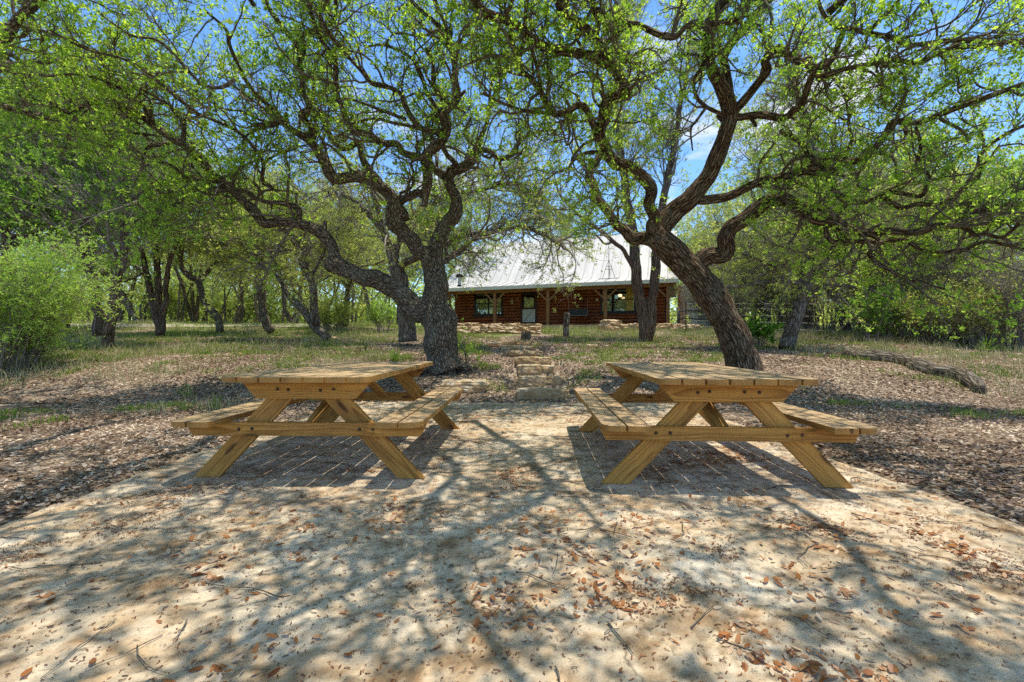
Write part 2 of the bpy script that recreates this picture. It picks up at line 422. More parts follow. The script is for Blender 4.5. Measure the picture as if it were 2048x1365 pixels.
def m_rock(name, cols, crackdark=.5):
    m, nt, out = newmat(name); P = geo_pos(nt)
    n1 = noise(nt, P, 1.6, 5, .6, .4); n2 = noise(nt, P, 9, 6, .65); n3 = noise(nt, P, 55, 5, .7); n4 = noise(nt, P, 4.3, 4, .55, .8)
    c = ramp(nt, n1.outputs[0], [(.30, cols[0]), (.5, cols[1]), (.68, cols[2])])
    c = mix(nt, ramp(nt, n4.outputs[0], [(.50, (0, 0, 0)), (.62, (.75,) * 3)]), c, cols[3])
    c = mix(nt, ramp(nt, n2.outputs[0], [(.50, (0, 0, 0)), (.66, (.7,) * 3)]), c, cols[4])
    # lichen: pale and dark spots
    sp = ramp(nt, noise(nt, P, 23, 6, .75).outputs[0], [(.57, (0, 0, 0)), (.63, (.7,) * 3)])
    c = mix(nt, sp, c, cols[5])
    pit = nd(nt, 'ShaderNodeTexVoronoi', i_Scale=60.0); lk(nt, P, pit.inputs['Vector'])
    pm = ramp(nt, pit.outputs[0], [(.10, (.35,) * 3), (.22, (1, 1, 1))])
    pf = ramp(nt, n2.outputs[0], [(.42, (0, 0, 0)), (.6, (.85,) * 3)])
    c = mix(nt, pf, c, mix(nt, 1, c, pm, 'MULTIPLY'))
    c = mix(nt, 1, c, ramp(nt, n3.outputs[0], [(.3, (.86, .85, .84)), (.7, (1.06, 1.06, 1.06))]), 'MULTIPLY')
    # cracks
    wv = nd(nt, 'ShaderNodeVectorMath', operation='MULTIPLY_ADD'); lk(nt, noise(nt, P, 2.2, 5, .6).outputs['Color'], wv.inputs[0])
    wv.inputs[1].default_value = (.5, .5, .5); lk(nt, P, wv.inputs[2])
    vo = nd(nt, 'ShaderNodeTexVoronoi', feature='DISTANCE_TO_EDGE', i_Scale=1.15); lk(nt, wv.outputs[0], vo.inputs['Vector'])
    ck = ramp(nt, vo.outputs[0], [(0, (crackdark * .6,) * 3), (.016, (1, 1, 1))])
    gap = ramp(nt, noise(nt, P, .9, 2).outputs[0], [(.45, (0, 0, 0)), (.55, (1, 1, 1))])
    c = mix(nt, gap, c, mix(nt, 1, c, ck, 'MULTIPLY'))
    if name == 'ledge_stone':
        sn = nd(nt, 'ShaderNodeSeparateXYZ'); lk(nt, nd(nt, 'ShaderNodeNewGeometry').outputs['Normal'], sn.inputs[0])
        c = mix(nt, ramp(nt, sn.outputs[2], [(.25, (.75,) * 3), (.6, (0, 0, 0))]), c, mix(nt, n2.outputs[0], (.16, .10, .05), (.55, .34, .16)))  # upright faces get a darker rusty brown, shade painted into the colour
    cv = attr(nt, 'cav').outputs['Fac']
    c = mix(nt, mth(nt, 'MULTIPLY', cv, .8), c, mix(nt, 1, c, (.42, .33, .24), 'MULTIPLY'))  # painted shade: hollows and ledge edges darkened so the relief shows
    h = mth(nt, 'ADD', mth(nt, 'MULTIPLY', n2.outputs[0], 1.2), mth(nt, 'MULTIPLY', n3.outputs[0], .22))
    h = mth(nt, 'ADD', h, mth(nt, 'MULTIPLY', pm, .12))
    princ(nt, out, c, .9, bump(nt, h, 1.0, .022), spec=.2)
    return m
M['patio'] = m_rock('limestone_ledge', [(.48, .385, .27), (.72, .60, .445), (.83, .745, .61), (.60, .42, .25), (.36, .30, .225), (.16, .135, .10)])
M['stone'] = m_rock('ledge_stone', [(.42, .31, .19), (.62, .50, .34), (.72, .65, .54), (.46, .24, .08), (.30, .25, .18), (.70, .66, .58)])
def m_ground():
    m, nt, out = newmat('woodland_ground'); P = geo_pos(nt)
    n1 = noise(nt, P, .5, 4, .6, .3); n2 = noise(nt, P, 7, 6, .7); v = nd(nt, 'ShaderNodeTexVoronoi', i_Scale=34.0)
    lk(nt, mix(nt, .03, P, noise(nt, P, 5).outputs['Color']), v.inputs['Vector'])
    lit = ramp(nt, nd2(nt, v), [(0, (.05, .03, .02)), (.35, (.20, .13, .09)), (.6, (.42, .33, .26)), (.85, (.66, .57, .48)), (1, (.30, .15, .07))])
    soil = ramp(nt, n2.outputs[0], [(.3, (.10, .075, .05)), (.7, (.30, .24, .17))])
    c = mix(nt, .62, soil, lit)
    grs = ramp(nt, n2.outputs[0], [(.3, (.09, .12, .03)), (.55, (.20, .24, .07)), (.75, (.42, .38, .20))])
    sx = nd(nt, 'ShaderNodeSeparateXYZ'); lk(nt, P, sx.inputs[0])
    gm = ramp(nt, mth(nt, 'ADD', n1.outputs[0], mth(nt, 'MULTIPLY', mth(nt, 'SUBTRACT', sx.outputs[1], 18.0), .016)), [(.50, (0, 0, 0)), (.62, (.8,) * 3)])
    c = mix(nt, gm, c, grs)
    h = mth(nt, 'ADD', n2.outputs[0], mth(nt, 'MULTIPLY', v.outputs[0], .6))
    princ(nt, out, c, .95, bump(nt, h, 1, .02), spec=.1); return m
def nd2(nt, v):
    s = nd(nt, 'ShaderNodeSeparateColor'); lk(nt, v.outputs['Color'], s.inputs[0]); return s.outputs[0]
M['ground'] = m_ground()
M['road'] = m_plain('pale_gravel', (.55, .50, .42), .95, 0, .15, 4, .01)

# ------------------------------------------------------------------ terrain
PY = [-60, 7.9, 8.4, 9, 10, 11, 13.4, 15, 17, 20, 24, 28, 40, 120, 900]
PZ = [0, 0, .06, .25, .45, .56, .72, .87, 1.05, 1.30, 1.62, 1.83, 1.95, 2.0, 2.0]
def patio_d(x, y):
    """signed distance-like, >0 inside the stone ledge"""
    e = 2.93 + .13 * fbm2(x * 0 + 3, y, .9, 3, 5) + .10 * fbm2(x, y, 2.2, 3, 6)
    ef = 7.75 + .25 * fbm2(x, y, .9, 3, 8)
    e = e + .25 * sstep(3.2, 1.5, y) * 0
    return np.minimum(e - np.abs(x), ef - y)
def ground_z(x, y):
    x = np.asarray(x, float); y = np.asarray(y, float)
    z = np.interp(y, PY, PZ)
    amp = sstep(2.8, 4.5, np.abs(x)) + sstep(7.5, 9.5, y); amp = np.clip(amp, 0, 1)
    z = z + amp * (.05 * fbm2(x, y, .35, 3, 21) + .018 * fbm2(x, y, 1.7, 3, 22))
    z = z + sstep(19, 27, y) * sstep(-4, -9, x) * .30
    xc = np.interp(y, [8, 9, 10, 11, 13.3, 14.8, 16.8], [.55, .55, .53, .52, .38, .18, -.07]); hw = np.interp(y, [8, 13, 17], [.52, .6, .85])
    st_ = np.select([y < 8.05, y < 9.02, y < 10.02, y < 10.97, y < 13.32, y < 14.82, y < 16.82], [0, .10, .22, .38, .56, .66, .78], 9)
    c = sstep(hw + .28, hw, np.abs(x - xc)); z = np.where(y < 16.82, z * (1 - c) + np.minimum(z, st_) * c, z)
    z = z - .045 * sstep(-.12, .12, patio_d(x, y)) 
    return z
def gz(x, y): return float(ground_z(np.array([x]), np.array([y]))[0])

def axis(lo, hi, step, far_lo, far_hi):
    a = list(np.arange(lo, hi + 1e-6, step)); s = step; v = hi
    while v < far_hi: s *= 1.22; v += s; a.append(v)
    s = step; v = lo
    while v > far_lo: s *= 1.22; v -= s; a.insert(0, v)
    return np.array(a)
def sheet(name, xs, ys, fz, mat, cav=None, **kw):
    X, Y = np.meshgrid(xs, ys); Z = fz(X, Y); nx, ny = len(xs), len(ys)
    mb = MB(); I, J = np.meshgrid(np.arange(nx - 1), np.arange(ny - 1))
    b = J * nx + I
    mb.add(np.stack([X, Y, Z], -1).reshape(-1, 3), np.stack([b, b + 1, b + nx + 1, b + nx], -1).reshape(-1, 4), **({'cav': cav(X, Y).ravel()} if cav else {}))
    o = mb.build(name, mat, smooth=True); setp(o, **kw); return o
sheet('ground', axis(-12, 13, .09, -500, 500), axis(1.5, 20, .09, -60, 800), ground_z, M['ground'], kind='structure', label='wooded ground under leaf litter and patchy grass, rising to the house')
def patio_z(x, y):
    d = patio_d(x, y)
    r = fbm2(x, y, .8, 5, 31, .55) * .045
    l = fbm2(x, y, 2.6, 4, 33); lq = l * 5; r = r + .022 * (np.floor(lq) + sstep(.75, 1.0, lq - np.floor(lq))) / 5 + .006 * l      # worn ledges
    r = r + .004 * fbm2(x, y, 14, 3, 35) + .0035 * fbm2(x, y, 38, 2, 36)
    tab = np.exp(-(((np.abs(x) - 1.5) / 1.1) ** 4 + ((y - 4.3) / 1.5) ** 4))
    r = r * (1 - .7 * tab)
    return np.where(d > 0, r + .004, r * .3) - .12 * sstep(.10, -.08, d)
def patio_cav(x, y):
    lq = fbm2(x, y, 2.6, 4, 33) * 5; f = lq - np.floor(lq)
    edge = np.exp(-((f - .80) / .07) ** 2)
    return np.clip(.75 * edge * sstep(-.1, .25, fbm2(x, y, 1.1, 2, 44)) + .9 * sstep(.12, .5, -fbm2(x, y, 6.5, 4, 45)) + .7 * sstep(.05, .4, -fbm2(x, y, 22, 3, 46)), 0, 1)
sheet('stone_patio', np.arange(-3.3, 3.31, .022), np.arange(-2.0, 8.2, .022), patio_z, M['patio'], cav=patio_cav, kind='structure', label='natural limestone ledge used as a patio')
def road_z(x, y): return ground_z(x, y) + .02
sheet('dirt_road', np.arange(-40, -9.0, .4), np.arange(23.4, 26.2, .2), road_z, M['road'], kind='structure', label='pale gravel lane behind the trees at the left')

# ------------------------------------------------------------------ branching
def catmull(P, step):
    P = np.asarray(P, float)
    Q = np.vstack([2 * P[0] - P[1], P, 2 * P[-1] - P[-2]]); out = []
    for i in range(1, len(Q) - 2):
        p0, p1, p2, p3 = Q[i - 1:i + 3]
        n = max(2, int(math.ceil(np.linalg.norm(p2[:3] - p1[:3]) / step)))
        t = (np.arange(n) / n)[:, None]
        out.append(.5 * ((2 * p1) + (-p0 + p2) * t + (2 * p0 - 5 * p1 + 4 * p2 - p3) * t ** 2 + (-p0 + 3 * p1 - 3 * p2 + p3) * t ** 3))
    out.append(Q[-2][None]); return np.vstack(out)

def sample(limbs, n, tmin=.15, minr=0, maxr=99):
    """pick n points on a list of polylines (K x 4: xyz r): pos, tangent, radius"""
    A = []; B = []
    for L in limbs:
        k0 = int(len(L) * tmin); seg = L[k0:]
        if len(seg) < 2: continue
        A.append(seg[:-1]); B.append(seg[1:])
    A = np.vstack(A); B = np.vstack(B)
    ok = (A[:, 3] >= minr) & (A[:, 3] <= maxr); A, B = A[ok], B[ok]
    w = np.linalg.norm(B[:, :3] - A[:, :3], axis=1) * np.where(A[:, 1] < 6.0, 1.25, 1.0); w = w / w.sum()
    i = rng.choice(len(A), n, p=w); t = rng.random((n, 1))
    C = A[i] * (1 - t) + B[i] * t
    return C[:, :3], norm(B[i, :3] - A[i, :3]), C[:, 3]

def grow(pos, tan, rad, Llo, Lhi, K, alo, ahi, up, wander, rr, rmax, flat=0, curl=0, rend=.3):
    n = len(pos)
    v = rng.normal(size=(n, 3)); v[:, 2] *= 1 - flat
    perp = norm(v - tan * (v * tan).sum(-1, keepdims=True))
    a = rng.uniform(alo, ahi, (n, 1))
    d = tan * np.cos(a) + perp * np.sin(a); d[:, 2] += up; d = norm(d)
    L = rng.uniform(Llo, Lhi, (n, 1)); P = np.empty((n, K, 3)); P[:, 0] = pos
    drift = rng.normal(size=(n, 3)) * wander * .5
    for k in range(1, K):
        if k % 3 == 0: drift = rng.normal(size=(n, 3)) * wander * .6
        d = d + drift + rng.normal(size=(n, 3)) * wander * .6; d[:, 2] += up * .12 + curl
        d = norm(d); P[:, k] = P[:, k - 1] + d * L / (K - 1)
    r0 = np.minimum(rad * rr, rmax * (L[:, 0] / Lhi) ** .7)
    R = r0[:, None] * np.linspace(1, rend, K)[None] ** 1.0
    return P, R

def to_limbs(P, R): return [np.c_[P[i], R[i]] for i in range(len(P))]
def flat_sample(P, R, n, tmin=.1):
    N, K = R.shape
    i = rng.integers(0, N, n); t = rng.uniform(tmin, 1, n) * (K - 1); k = np.minimum(t.astype(int), K - 2); f = (t - k)[:, None]
    a = P[i, k]; b = P[i, k + 1]
    return a * (1 - f) + b * f, norm(b - a), R[i, k] * (1 - f[:, 0]) + R[i, k + 1] * f[:, 0]

def add_leaves(mb, pos, tan, size, width=.42, mi=1, spread=.9, fold=.15, tint=None, tl=0, th=1, up=0.2):
    n = len(pos)
    d = norm(tan + rng.normal(size=(n, 3)) * spread + np.array([0, 0, up]))
    nrm = norm(np.cross(d, rng.normal(size=(n, 3))) + np.array([0, 0, .35]))
    s = norm(np.cross(d, nrm)); u = np.cross(s, d)
    L = size * rng.uniform(.65, 1.25, (n, 1)); w = L * width * rng.uniform(.8, 1.2, (n, 1))
    p0 = pos; p2 = pos + d * L + u * L * .1
    m = pos + d * L * .55
    V = np.stack([p0, m - s * w * .5 + u * w * fold, p2, m + s * w * .5 + u * w * fold], 1).reshape(-1, 3)
    b = (np.arange(n) * 4)[:, None]
    f = b + np.array([[0, 1, 2, 3]])
    if tint is None: tint = rng.uniform(tl, th, n)
    mb.add(V, f, mi, tint=np.repeat(tint, 4))

def tree(name, limbs, leafm, barkm, twigm, n1, n2, n3, nleaf, lsize, loc, L1=(.8, 2), L2=(.4, .9), L3=(.15, .35), up=.25, wander=.3, width=.42,
         sides=12, gnarl=.12, tmin1=.25, r1=.035, label=None, cat='tree', group=None, style='oak', clump=.0, maxr1=99, crownname='crown', tuft=1.0, flat=0, smin=0.0, cutlow=None, stubs=0):
    root = empty(name, loc); setp(root, label, cat, group)
    mt = MB(); mc = MB(); loc = np.asarray(loc, float)
    for i, L in enumerate(limbs):
        mt.tubes(L[:, :3], L[:, 3], sides if L[0, 3] > .035 else max(6, sides - 5), 0, cap=True, gnarl=gnarl, gs=3.2 if L[0, 3] > .1 else 7, seed=i)
    if stubs:
        p, t, r = sample(limbs, stubs, .12, minr=.045, maxr=.22)
        Ps, Rs = grow(p, t, r, .14, .34, 5, .7, 1.3, .2, .1, .55, .07, rend=.75); mt.tubes(Ps, Rs, 9, 0, cap=True, gnarl=.3, gs=9, seed=77)
    p, t, r = sample(limbs, n1, tmin1, maxr=maxr1)
    if cutlow is not None:
        ok = p[:, 2] > cutlow + rng.uniform(-.3, .3, len(p)); p, t, r = p[ok], t[ok], r[ok]
    P1, R1 = grow(p, t, r, *L1, 10, .5, 1.4, up, wander, .6, r1, flat)
    mt.tubes(P1, R1, 5, 1)
    p, t, r = flat_sample(P1, R1, n2, .2); 
    P2, R2 = grow(p, t, r, *L2, 6, .4, 1.3, up * .8, wander * .9, .65, .012, flat)
    mt.tubes(P2, R2, 4, 1)
    p, t, r = flat_sample(P2, R2, n3, .25)
    q, tq, rq = flat_sample(P1, R1, n3 // 4, .5); p = np.vstack([p, q]); t = np.vstack([t, tq]); r = np.r_[r, rq]
    P3, R3 = grow(p, t, r, *L3, 4, .4, 1.2, up, wander * .8, .7, .005, flat)
    mc.tubes(P3, R3, 3, 0)
    if nleaf:
        # foliage density varies through the crown so gaps and bright / dark clumps appear
        dens = fbm(P3[:, 2] * .9, 3, 40 + len(name)); keep = dens > clump - .45 + rng.uniform(-.15, .15, len(dens))
        Q3, S3 = P3[keep], R3[keep]
        p, t, r = flat_sample(Q3, S3, nleaf // 6, .45); p = np.repeat(p, 6, 0); t = np.repeat(t, 6, 0); p = p + rng.normal(size=p.shape) * lsize * .38
        tn = np.clip(.45 + .55 * fbm(p * 1.1, 3, 71) + rng.normal(size=len(p)) * .22, 0, 1)
        add_leaves(mc, p, t, lsize, width, 1, tuft, tint=tn)
    tr = mt.build('trunk', [barkm, twigm], root, smooth=True, loc=None); tr.data.transform(Matrix.Translation(-Vector(loc)))
    cr = mc.build(crownname, [twigm, leafm], root, smooth=[True, False]); cr.data.transform(Matrix.Translation(-Vector(loc)))
    return root

class Tracer:
    """limbs measured in the photograph: (x, y) points, radii in pixels, a distance that runs along the limb"""
    def __init__(s): s.limbs = []; s.scr = []; s.world = []
    def near(s, x, y):
        best = (1e9, 9)
        for a in s.scr:
            d = np.hypot(a[:, 0] - x, a[:, 1] - y); i = d.argmin()
            if d[i] < best[0]: best = (d[i], a[i, 2])
        return best[1]
    def go(s, pts, r0, r1, D1, D0=None, step=.06, wob=.02, rad=None):
        pts = np.array(pts, float)
        if D0 is None: D0 = s.near(*pts[0, :2])
        seg = np.r_[0, np.cumsum(np.hypot(*(pts[1:, :2] - pts[:-1, :2]).T))]; t = seg / seg[-1]
        D = D0 + (D1 - D0) * t
        r = r0 + (r1 - r0) * t if rad is None else np.array(rad, float)
        W = np.stack([(pts[:, 0] - 1024) / F * D, D, H + (683 - pts[:, 1]) / F * D, r / F * D], -1)
        C = catmull(W, step); C[:, 3] = np.maximum(C[:, 3], .004)
        if wob:
            ph = rng.uniform(0, 99); L = np.arange(len(C)) * step
            w = np.stack([noise3(np.stack([L * 2.2 + ph, L * 0 + k * 9.1, L * 0], -1), 3) for k in range(3)], -1)
            C[:, :3] += w * wob * np.minimum(1, L / .3)[:, None]
        s.limbs.append(C)
        a = catmull(np.c_[pts[:, 0], pts[:, 1], D], 8); s.scr.append(a)
        return C
    def free(s, pts, step=.08, wob=.06):
        C = catmull(np.array(pts, float), step)
        ph = rng.uniform(0, 99); L = np.arange(len(C)) * step
        w = np.stack([noise3(np.stack([L * 1.4 + ph, L * 0 + k * 9.1, L * 0], -1), 3) for k in range(3)], -1)
        C[:, :3] += w * wob * np.minimum(1, L / .4)[:, None]
        s.limbs.append(C)

# ------------------------------------------------------------------ left live oak
T = Tracer()
T.go([(893, 742), (888, 722), (884, 700), (879, 671), (874, 637), (869, 603), (873, 570), (868, 545), (870, 520)], 0, 0, 9.7, 9.7, rad=[42, 35, 33, 33, 35, 29, 25, 23, 16], wob=.03)
for (x, y, r) in ((930, 733, 9), (850, 738, 9), (905, 752, 12), (870, 748, 11)):       # root flare
    T.go([(888, 712), ((888 + x) / 2, (712 + y) / 2 + 3), (x, y), (x + (x - 888) * .2, y + 8)], 18, r * .6, 9.5, 9.7)
T.go([(870, 600), (833, 620), (812, 598), (785, 576), (756, 560), (729, 556), (698, 541), (676, 528), (668, 509), (662, 489), (644, 469), (617, 455), (584, 446), (550, 446), (527, 447), (503, 418), (464, 383), (429, 355), (412, 331), (383, 302), (352, 281), (309, 253), (278, 229), (240, 216), (190, 205), (130, 229), (70, 238)],
     0, 0, 6.9, 9.7, rad=[20, 24, 21, 20, 19, 17, 15, 17, 13, 12, 12, 11, 10, 10, 10, 9, 8, 8, 7.5, 7, 6.5, 6, 5.5, 5, 4, 3.4, 2])
T.go([(698, 545), (680, 536), (664, 533), (656, 540)], 15, 11, 9.2)
T.go([(598, 446), (594, 418), (570, 408), (527, 404), (490, 386), (462, 384)], 5.5, 4, 8.2)
T.go([(546, 380), (538, 373), (524, 362), (527, 330), (510, 299), (475, 264), (422, 239), (380, 226)], 4.5, 2.6, 7.6, 8.3)
T.go([(352, 283), (325, 292), (302, 295), (288, 316), (284, 340)], 4.5, 2, 7.4)
T.go([(366, 290), (366, 253), (352, 229), (309, 193), (250, 165)], 4.5, 2, 6.8)
T.go([(440, 364), (405, 358), (369, 355), (345, 335), (316, 327), (270, 340)], 4.5, 2, 7.0)
T.go([(446, 374), (415, 382), (387, 383), (352, 411), (299, 422), (262, 450)], 4.5, 1.5, 7.2)
# stem A
T.go([(866, 560), (853, 516), (837, 502), (823, 479), (806, 462), (791, 446), (788, 425), (789, 411), (776, 388), (756, 371), (746, 359), (709, 354), (675, 359), (661, 351), (648, 325), (631, 296), (617, 278), (588, 261), (559, 243), (544, 252), (499, 252)],
     0, 0, 7.8, 9.7, rad=[18, 16, 15, 15, 15, 19, 17, 13, 12, 12, 13, 11, 11, 11, 10, 10, 9, 7, 6.5, 6, 4])
T.go([(806, 440), (803, 428), (795, 415), (788, 404)], 13, 9, 9.3)
T.go([(622, 282), (629, 264), (617, 250), (603, 240), (602, 228), (620, 217), (612, 196), (605, 176), (601, 132), (597, 97), (567, 59), (538, 18), (520, -30), (500, -80)], 7, 4, 6.4)
T.go([(603, 117), (608, 95), (608, 67), (638, 56), (670, 41), (671, 0), (668, -50)], 4.5, 2.8, 6.6)
T.go([(752, 356), (743, 347), (726, 322), (717, 290), (702, 296), (685, 299), (672, 288), (658, 272), (644, 237), (623, 211), (628, 180), (622, 160)], 7, 3.5, 8.4, 9.0)
T.go([(794, 408), (808, 402), (820, 396), (837, 386), (846, 392)], 9, 7, 9.0, 9.35)
T.go([(848, 414), (852, 385), (857, 357), (850, 330), (849, 316), (862, 302), (878, 290), (893, 258), (886, 230), (898, 217), (916, 195), (912, 164), (910, 126), (901, 94), (881, 59), (852, 29), (816, -3), (780, -40)], 0, 0, 7.0, 9.0, rad=[6, 8, 8.5, 9, 10, 9.5, 9, 9.5, 8, 7.5, 7.5, 6.5, 6, 5.5, 5, 4.5, 4, 3])
T.go([(901, 94), (893, 53), (878, 18), (869, -10), (862, -60)], 4.5, 3.5, 6.5)
T.go([(886, 228), (888, 200), (869, 170), (866, 126), (850, 95)], 6, 3, 7.6)
T.go([(880, 228), (866, 205), (857, 193), (848, 165), (843, 149), (831, 123), (805, 105), (764, 91), (730, 96)], 4.5, 2, 7.2)
T.go([(849, 318), (837, 316), (808, 308), (793, 290), (764, 287), (740, 272), (705, 261), (690, 231), (676, 199), (673, 164), (670, 117), (646, 82), (625, 40), (610, -20)], 7, 3, 6.4)
T.go([(878, 268), (869, 264), (837, 255), (825, 240), (811, 217), (799, 187), (778, 176), (743, 167), (723, 143), (690, 108), (661, 73), (640, 20)], 6, 2.4, 6.4)
T.go([(860, 262), (793, 249), (749, 237), (715, 245), (690, 250)], 3.5, 2.2, 7.8)
T.go([(812, 240), (790, 231), (749, 217), (690, 199), (660, 205)], 3.5, 2, 7.4)
T.go([(800, 388), (822, 376), (828, 350), (822, 325), (836, 318)], 3, 2.4, 9.2, 9.4)
# stem C
T.go([(868, 560), (873, 516), (872, 489), (880, 468), (897, 448), (910, 425), (910, 398), (904, 381), (894, 361), (905, 342), (922, 337), (945, 319), (955, 297), (965, 270), (975, 245), (984, 205), (1010, 147), (1033, 117), (1050, 70)], 0, 0, 9.0, 9.7, rad=[18, 16, 14, 13, 14, 13, 12, 12, 12, 11, 10, 10, 8, 5, 4.5, 4, 3.2, 2.6, 2])
T.go([(888, 352), (876, 345), (863, 335), (858, 318), (868, 300)], 7, 5, 9.3)
T.go([(918, 336), (905, 322), (892, 308), (884, 290), (885, 272)], 6, 5, 8.9)
T.go([(957, 300), (981, 305), (998, 319), (1027, 308), (1042, 281), (1071, 264), (1110, 262)], 6, 2.6, 9.6)
T.go([(957, 293), (939, 284), (931, 264), (942, 234), (935, 215)], 4, 2, 9.4)
T.go([(962, 300), (965, 311), (981, 316), (985, 305)], 3, 2.4, 9.3)
T.go([(880, 530), (890, 521), (911, 508), (928, 499), (940, 485), (958, 478)], 7, 3, 10.6, 9.8)
T.go([(895, 520), (893, 500), (900, 480), (915, 470)], 4, 2, 10.4)
T.go([(577, 243), (560, 238), (530, 205), (496, 169), (461, 98), (452, 60), (410, 20)], 5, 2.5, 6.6)
T.go([(470, 160), (440, 178), (404, 169), (366, 130), (316, 84), (260, 70), (200, 30)], 4, 2, 6.0, 6.9)
T.go([(400, 232), (360, 200), (310, 160), (250, 120), (180, 100), (100, 60)], 4, 2, 5.8, 7.2)
T.go([(309, 253), (280, 200), (230, 170), (160, 150), (80, 150)], 3.5, 2, 6.2)
# limbs that leave the frame overhead and shade the patio
T.free([(-3.74, 6.6, 5.9, .03), (-3.9, 5.2, 6.1, .05), (-3.6, 3.9, 5.6, .045), (-4.0, 2.4, 4.9, .035), (-3.4, 1.0, 4.4, .02)])
T.free([(-2.6, 6.4, 5.8, .04), (-2.3, 5.4, 6.1, .055), (-1.9, 4.2, 5.8, .05), (-2.2, 3.0, 5.1, .04), (-1.6, 1.8, 4.5, .03), (-1.3, .6, 4.2, .015)])
T.free([(-1.6, 7.0, 6.4, .04), (-.9, 6.2, 6.5, .05), (-.6, 5.0, 6.3, .045), (-1.0, 3.9, 5.8, .03), (-.7, 2.4, 5.2, .02)])
lo = (at(888, 735, 9.7)[0], 9.7, gz(-1.4, 9.7))
tree('live_oak', T.limbs, M['leaf_oak'], M['bark_oak'], M['bark_twig'], 400, 2600, 14000, 92000, .055, lo, L1=(.5, 1.7), L2=(.3, .85), up=.28, wander=.36, gnarl=.25, tmin1=.18, maxr1=.11, clump=.10, sides=18, width=.52, stubs=26,
     label='large gnarled live oak with a thick knobbly trunk, right behind the left picnic table', cat='tree')

# a neighbour oak whose trunk stands outside the left edge
T = Tracer()
T.free([(-11.2, 6.4, -.1, .30), (-11.0, 6.3, 1.2, .24), (-10.7, 6.2, 2.6, .20), (-10.0, 6.2, 3.8, .14), (-8.8, 6.4, 4.6, .10), (-7.4, 6.3, 5.1, .07), (-6.2, 6.0, 5.5, .05), (-5.2, 5.6, 5.8, .03)])
T.free([(-10.2, 6.2, 3.6, .12), (-9.6, 6.9, 4.6, .09), (-8.6, 7.6, 5.6, .06), (-7.4, 8.2, 6.2, .04), (-6.4, 8.4, 6.6, .02)])
T.free([(-10.7, 6.2, 2.8, .14), (-10.6, 5.6, 4.2, .10), (-9.6, 5.0, 5.2, .07), (-8.0, 4.8, 5.8, .05), (-6.4, 4.6, 6.0, .03)])
T.free([(-8.8, 6.4, 4.6, .06), (-7.8, 7.2, 4.7, .05), (-6.9, 7.4, 4.5, .03), (-6.2, 7.9, 4.6, .02)])
tree('live_oak', T.limbs, M['leaf_oak'], M['bark_oak'], M['bark_twig'], 90, 520, 3000, 17000, .055, (-11.2, 6.4, gz(-11.2, 6.4)), L1=(.6, 1.8), L2=(.3, .9), up=.22, wander=.36, gnarl=.15, tmin1=.4, maxr1=.12, clump=.08, sides=12, width=.52,
     label='live oak standing outside the left edge, only its leafy boughs reach over the bright bush', cat='tree')

# ------------------------------------------------------------------ right live oak
T = Tracer()
T.go([(1494, 756), (1488, 735), (1478, 700), (1468, 672), (1450, 637), (1425, 597), (1394, 556), (1362, 522), (1329, 489), (1305, 465)], 0, 0, 8.7, 9.2, rad=[36, 33, 30, 30, 29, 29, 29, 27, 25, 23], wob=.015)
T.go([(1325, 490), (1308, 455), (1310, 436), (1298, 412), (1304, 388), (1300, 372), (1276, 346), (1252, 330), (1230, 326), (1214, 297), (1204, 274), (1207, 241), (1211, 211), (1222, 194), (1236, 190), (1248, 193)], 0, 0, 7.6, 8.8, rad=[22, 18, 14, 12, 12, 12, 11.5, 11, 12, 11, 9.5, 9.5, 10, 9.5, 9, 8])
T.go([(1238, 193), (1262, 196)], 7, 6, 7.6)
T.go([(1252, 195), (1243, 165), (1224, 129), (1201, 96), (1184, 73), (1158, 49), (1128, 26), (1112, -5), (1100, -60)], 10, 7, 6.0)
T.go([(1230, 140), (1204, 122), (1164, 109), (1102, 102), (1069, 79), (1036, 53), (1003, 36), (970, 23), (948, -5), (935, -50)], 9, 8, 5.7)
T.go([(1191, 82), (1194, 43), (1188, 13), (1186, -40)], 6, 5, 6.0)
T.go([(1205, 95), (1237, 63), (1267, 46), (1303, 63), (1346, 79), (1372, 56), (1405, 53), (1438, 46), (1481, 36), (1498, 5), (1505, -40)], 5, 6, 6.8)
T.go([(1262, 48), (1235, 40), (1212, 30), (1190, 20)], 5, 4, 6.3)
T.go([(1197, 276), (1187, 251), (1171, 218), (1155, 211), (1131, 224), (1108, 227), (1089, 198), (1066, 165), (1039, 132), (1029, 99), (1016, 63)], 7, 4.5, 6.5)
T.go([(1082, 175), (1072, 132), (1062, 92), (1050, 60)], 4, 3, 6.4)
T.go([(1108, 229), (1092, 227), (1042, 221), (1003, 208), (965, 188)], 3.5, 2.5, 6.6)
T.go([(1194, 305), (1175, 306), (1158, 313), (1143, 325), (1135, 338)], 4, 3, 7.4)
T.go([(1355, 520), (1320, 492), (1290, 478), (1264, 478), (1250, 462), (1231, 448), (1217, 425), (1194, 398), (1187, 371), (1177, 351), (1188, 330), (1202, 308), (1207, 290)], 0, 0, 9.2, 8.9, rad=[12, 14, 13, 12, 11, 9, 8.5, 8.5, 8.5, 9, 8, 7, 5])
T.go([(1312, 470), (1330, 445), (1352, 420), (1376, 402), (1398, 376), (1423, 344), (1437, 310), (1449, 268), (1462, 235), (1457, 206), (1441, 175), (1424, 132), (1415, 92), (1418, 56), (1435, 18), (1458, -8), (1470, -60)], 0, 0, 7.0, 8.8, rad=[22, 21, 20, 19, 17, 15.5, 15, 14.5, 15, 15, 13, 11.5, 11, 10, 9, 8, 7])
T.go([(1458, 190), (1455, 150), (1446, 115), (1468, 76), (1494, 49), (1520, 20), (1545, -10), (1580, -50)], 9, 7, 7.6, 8.0)
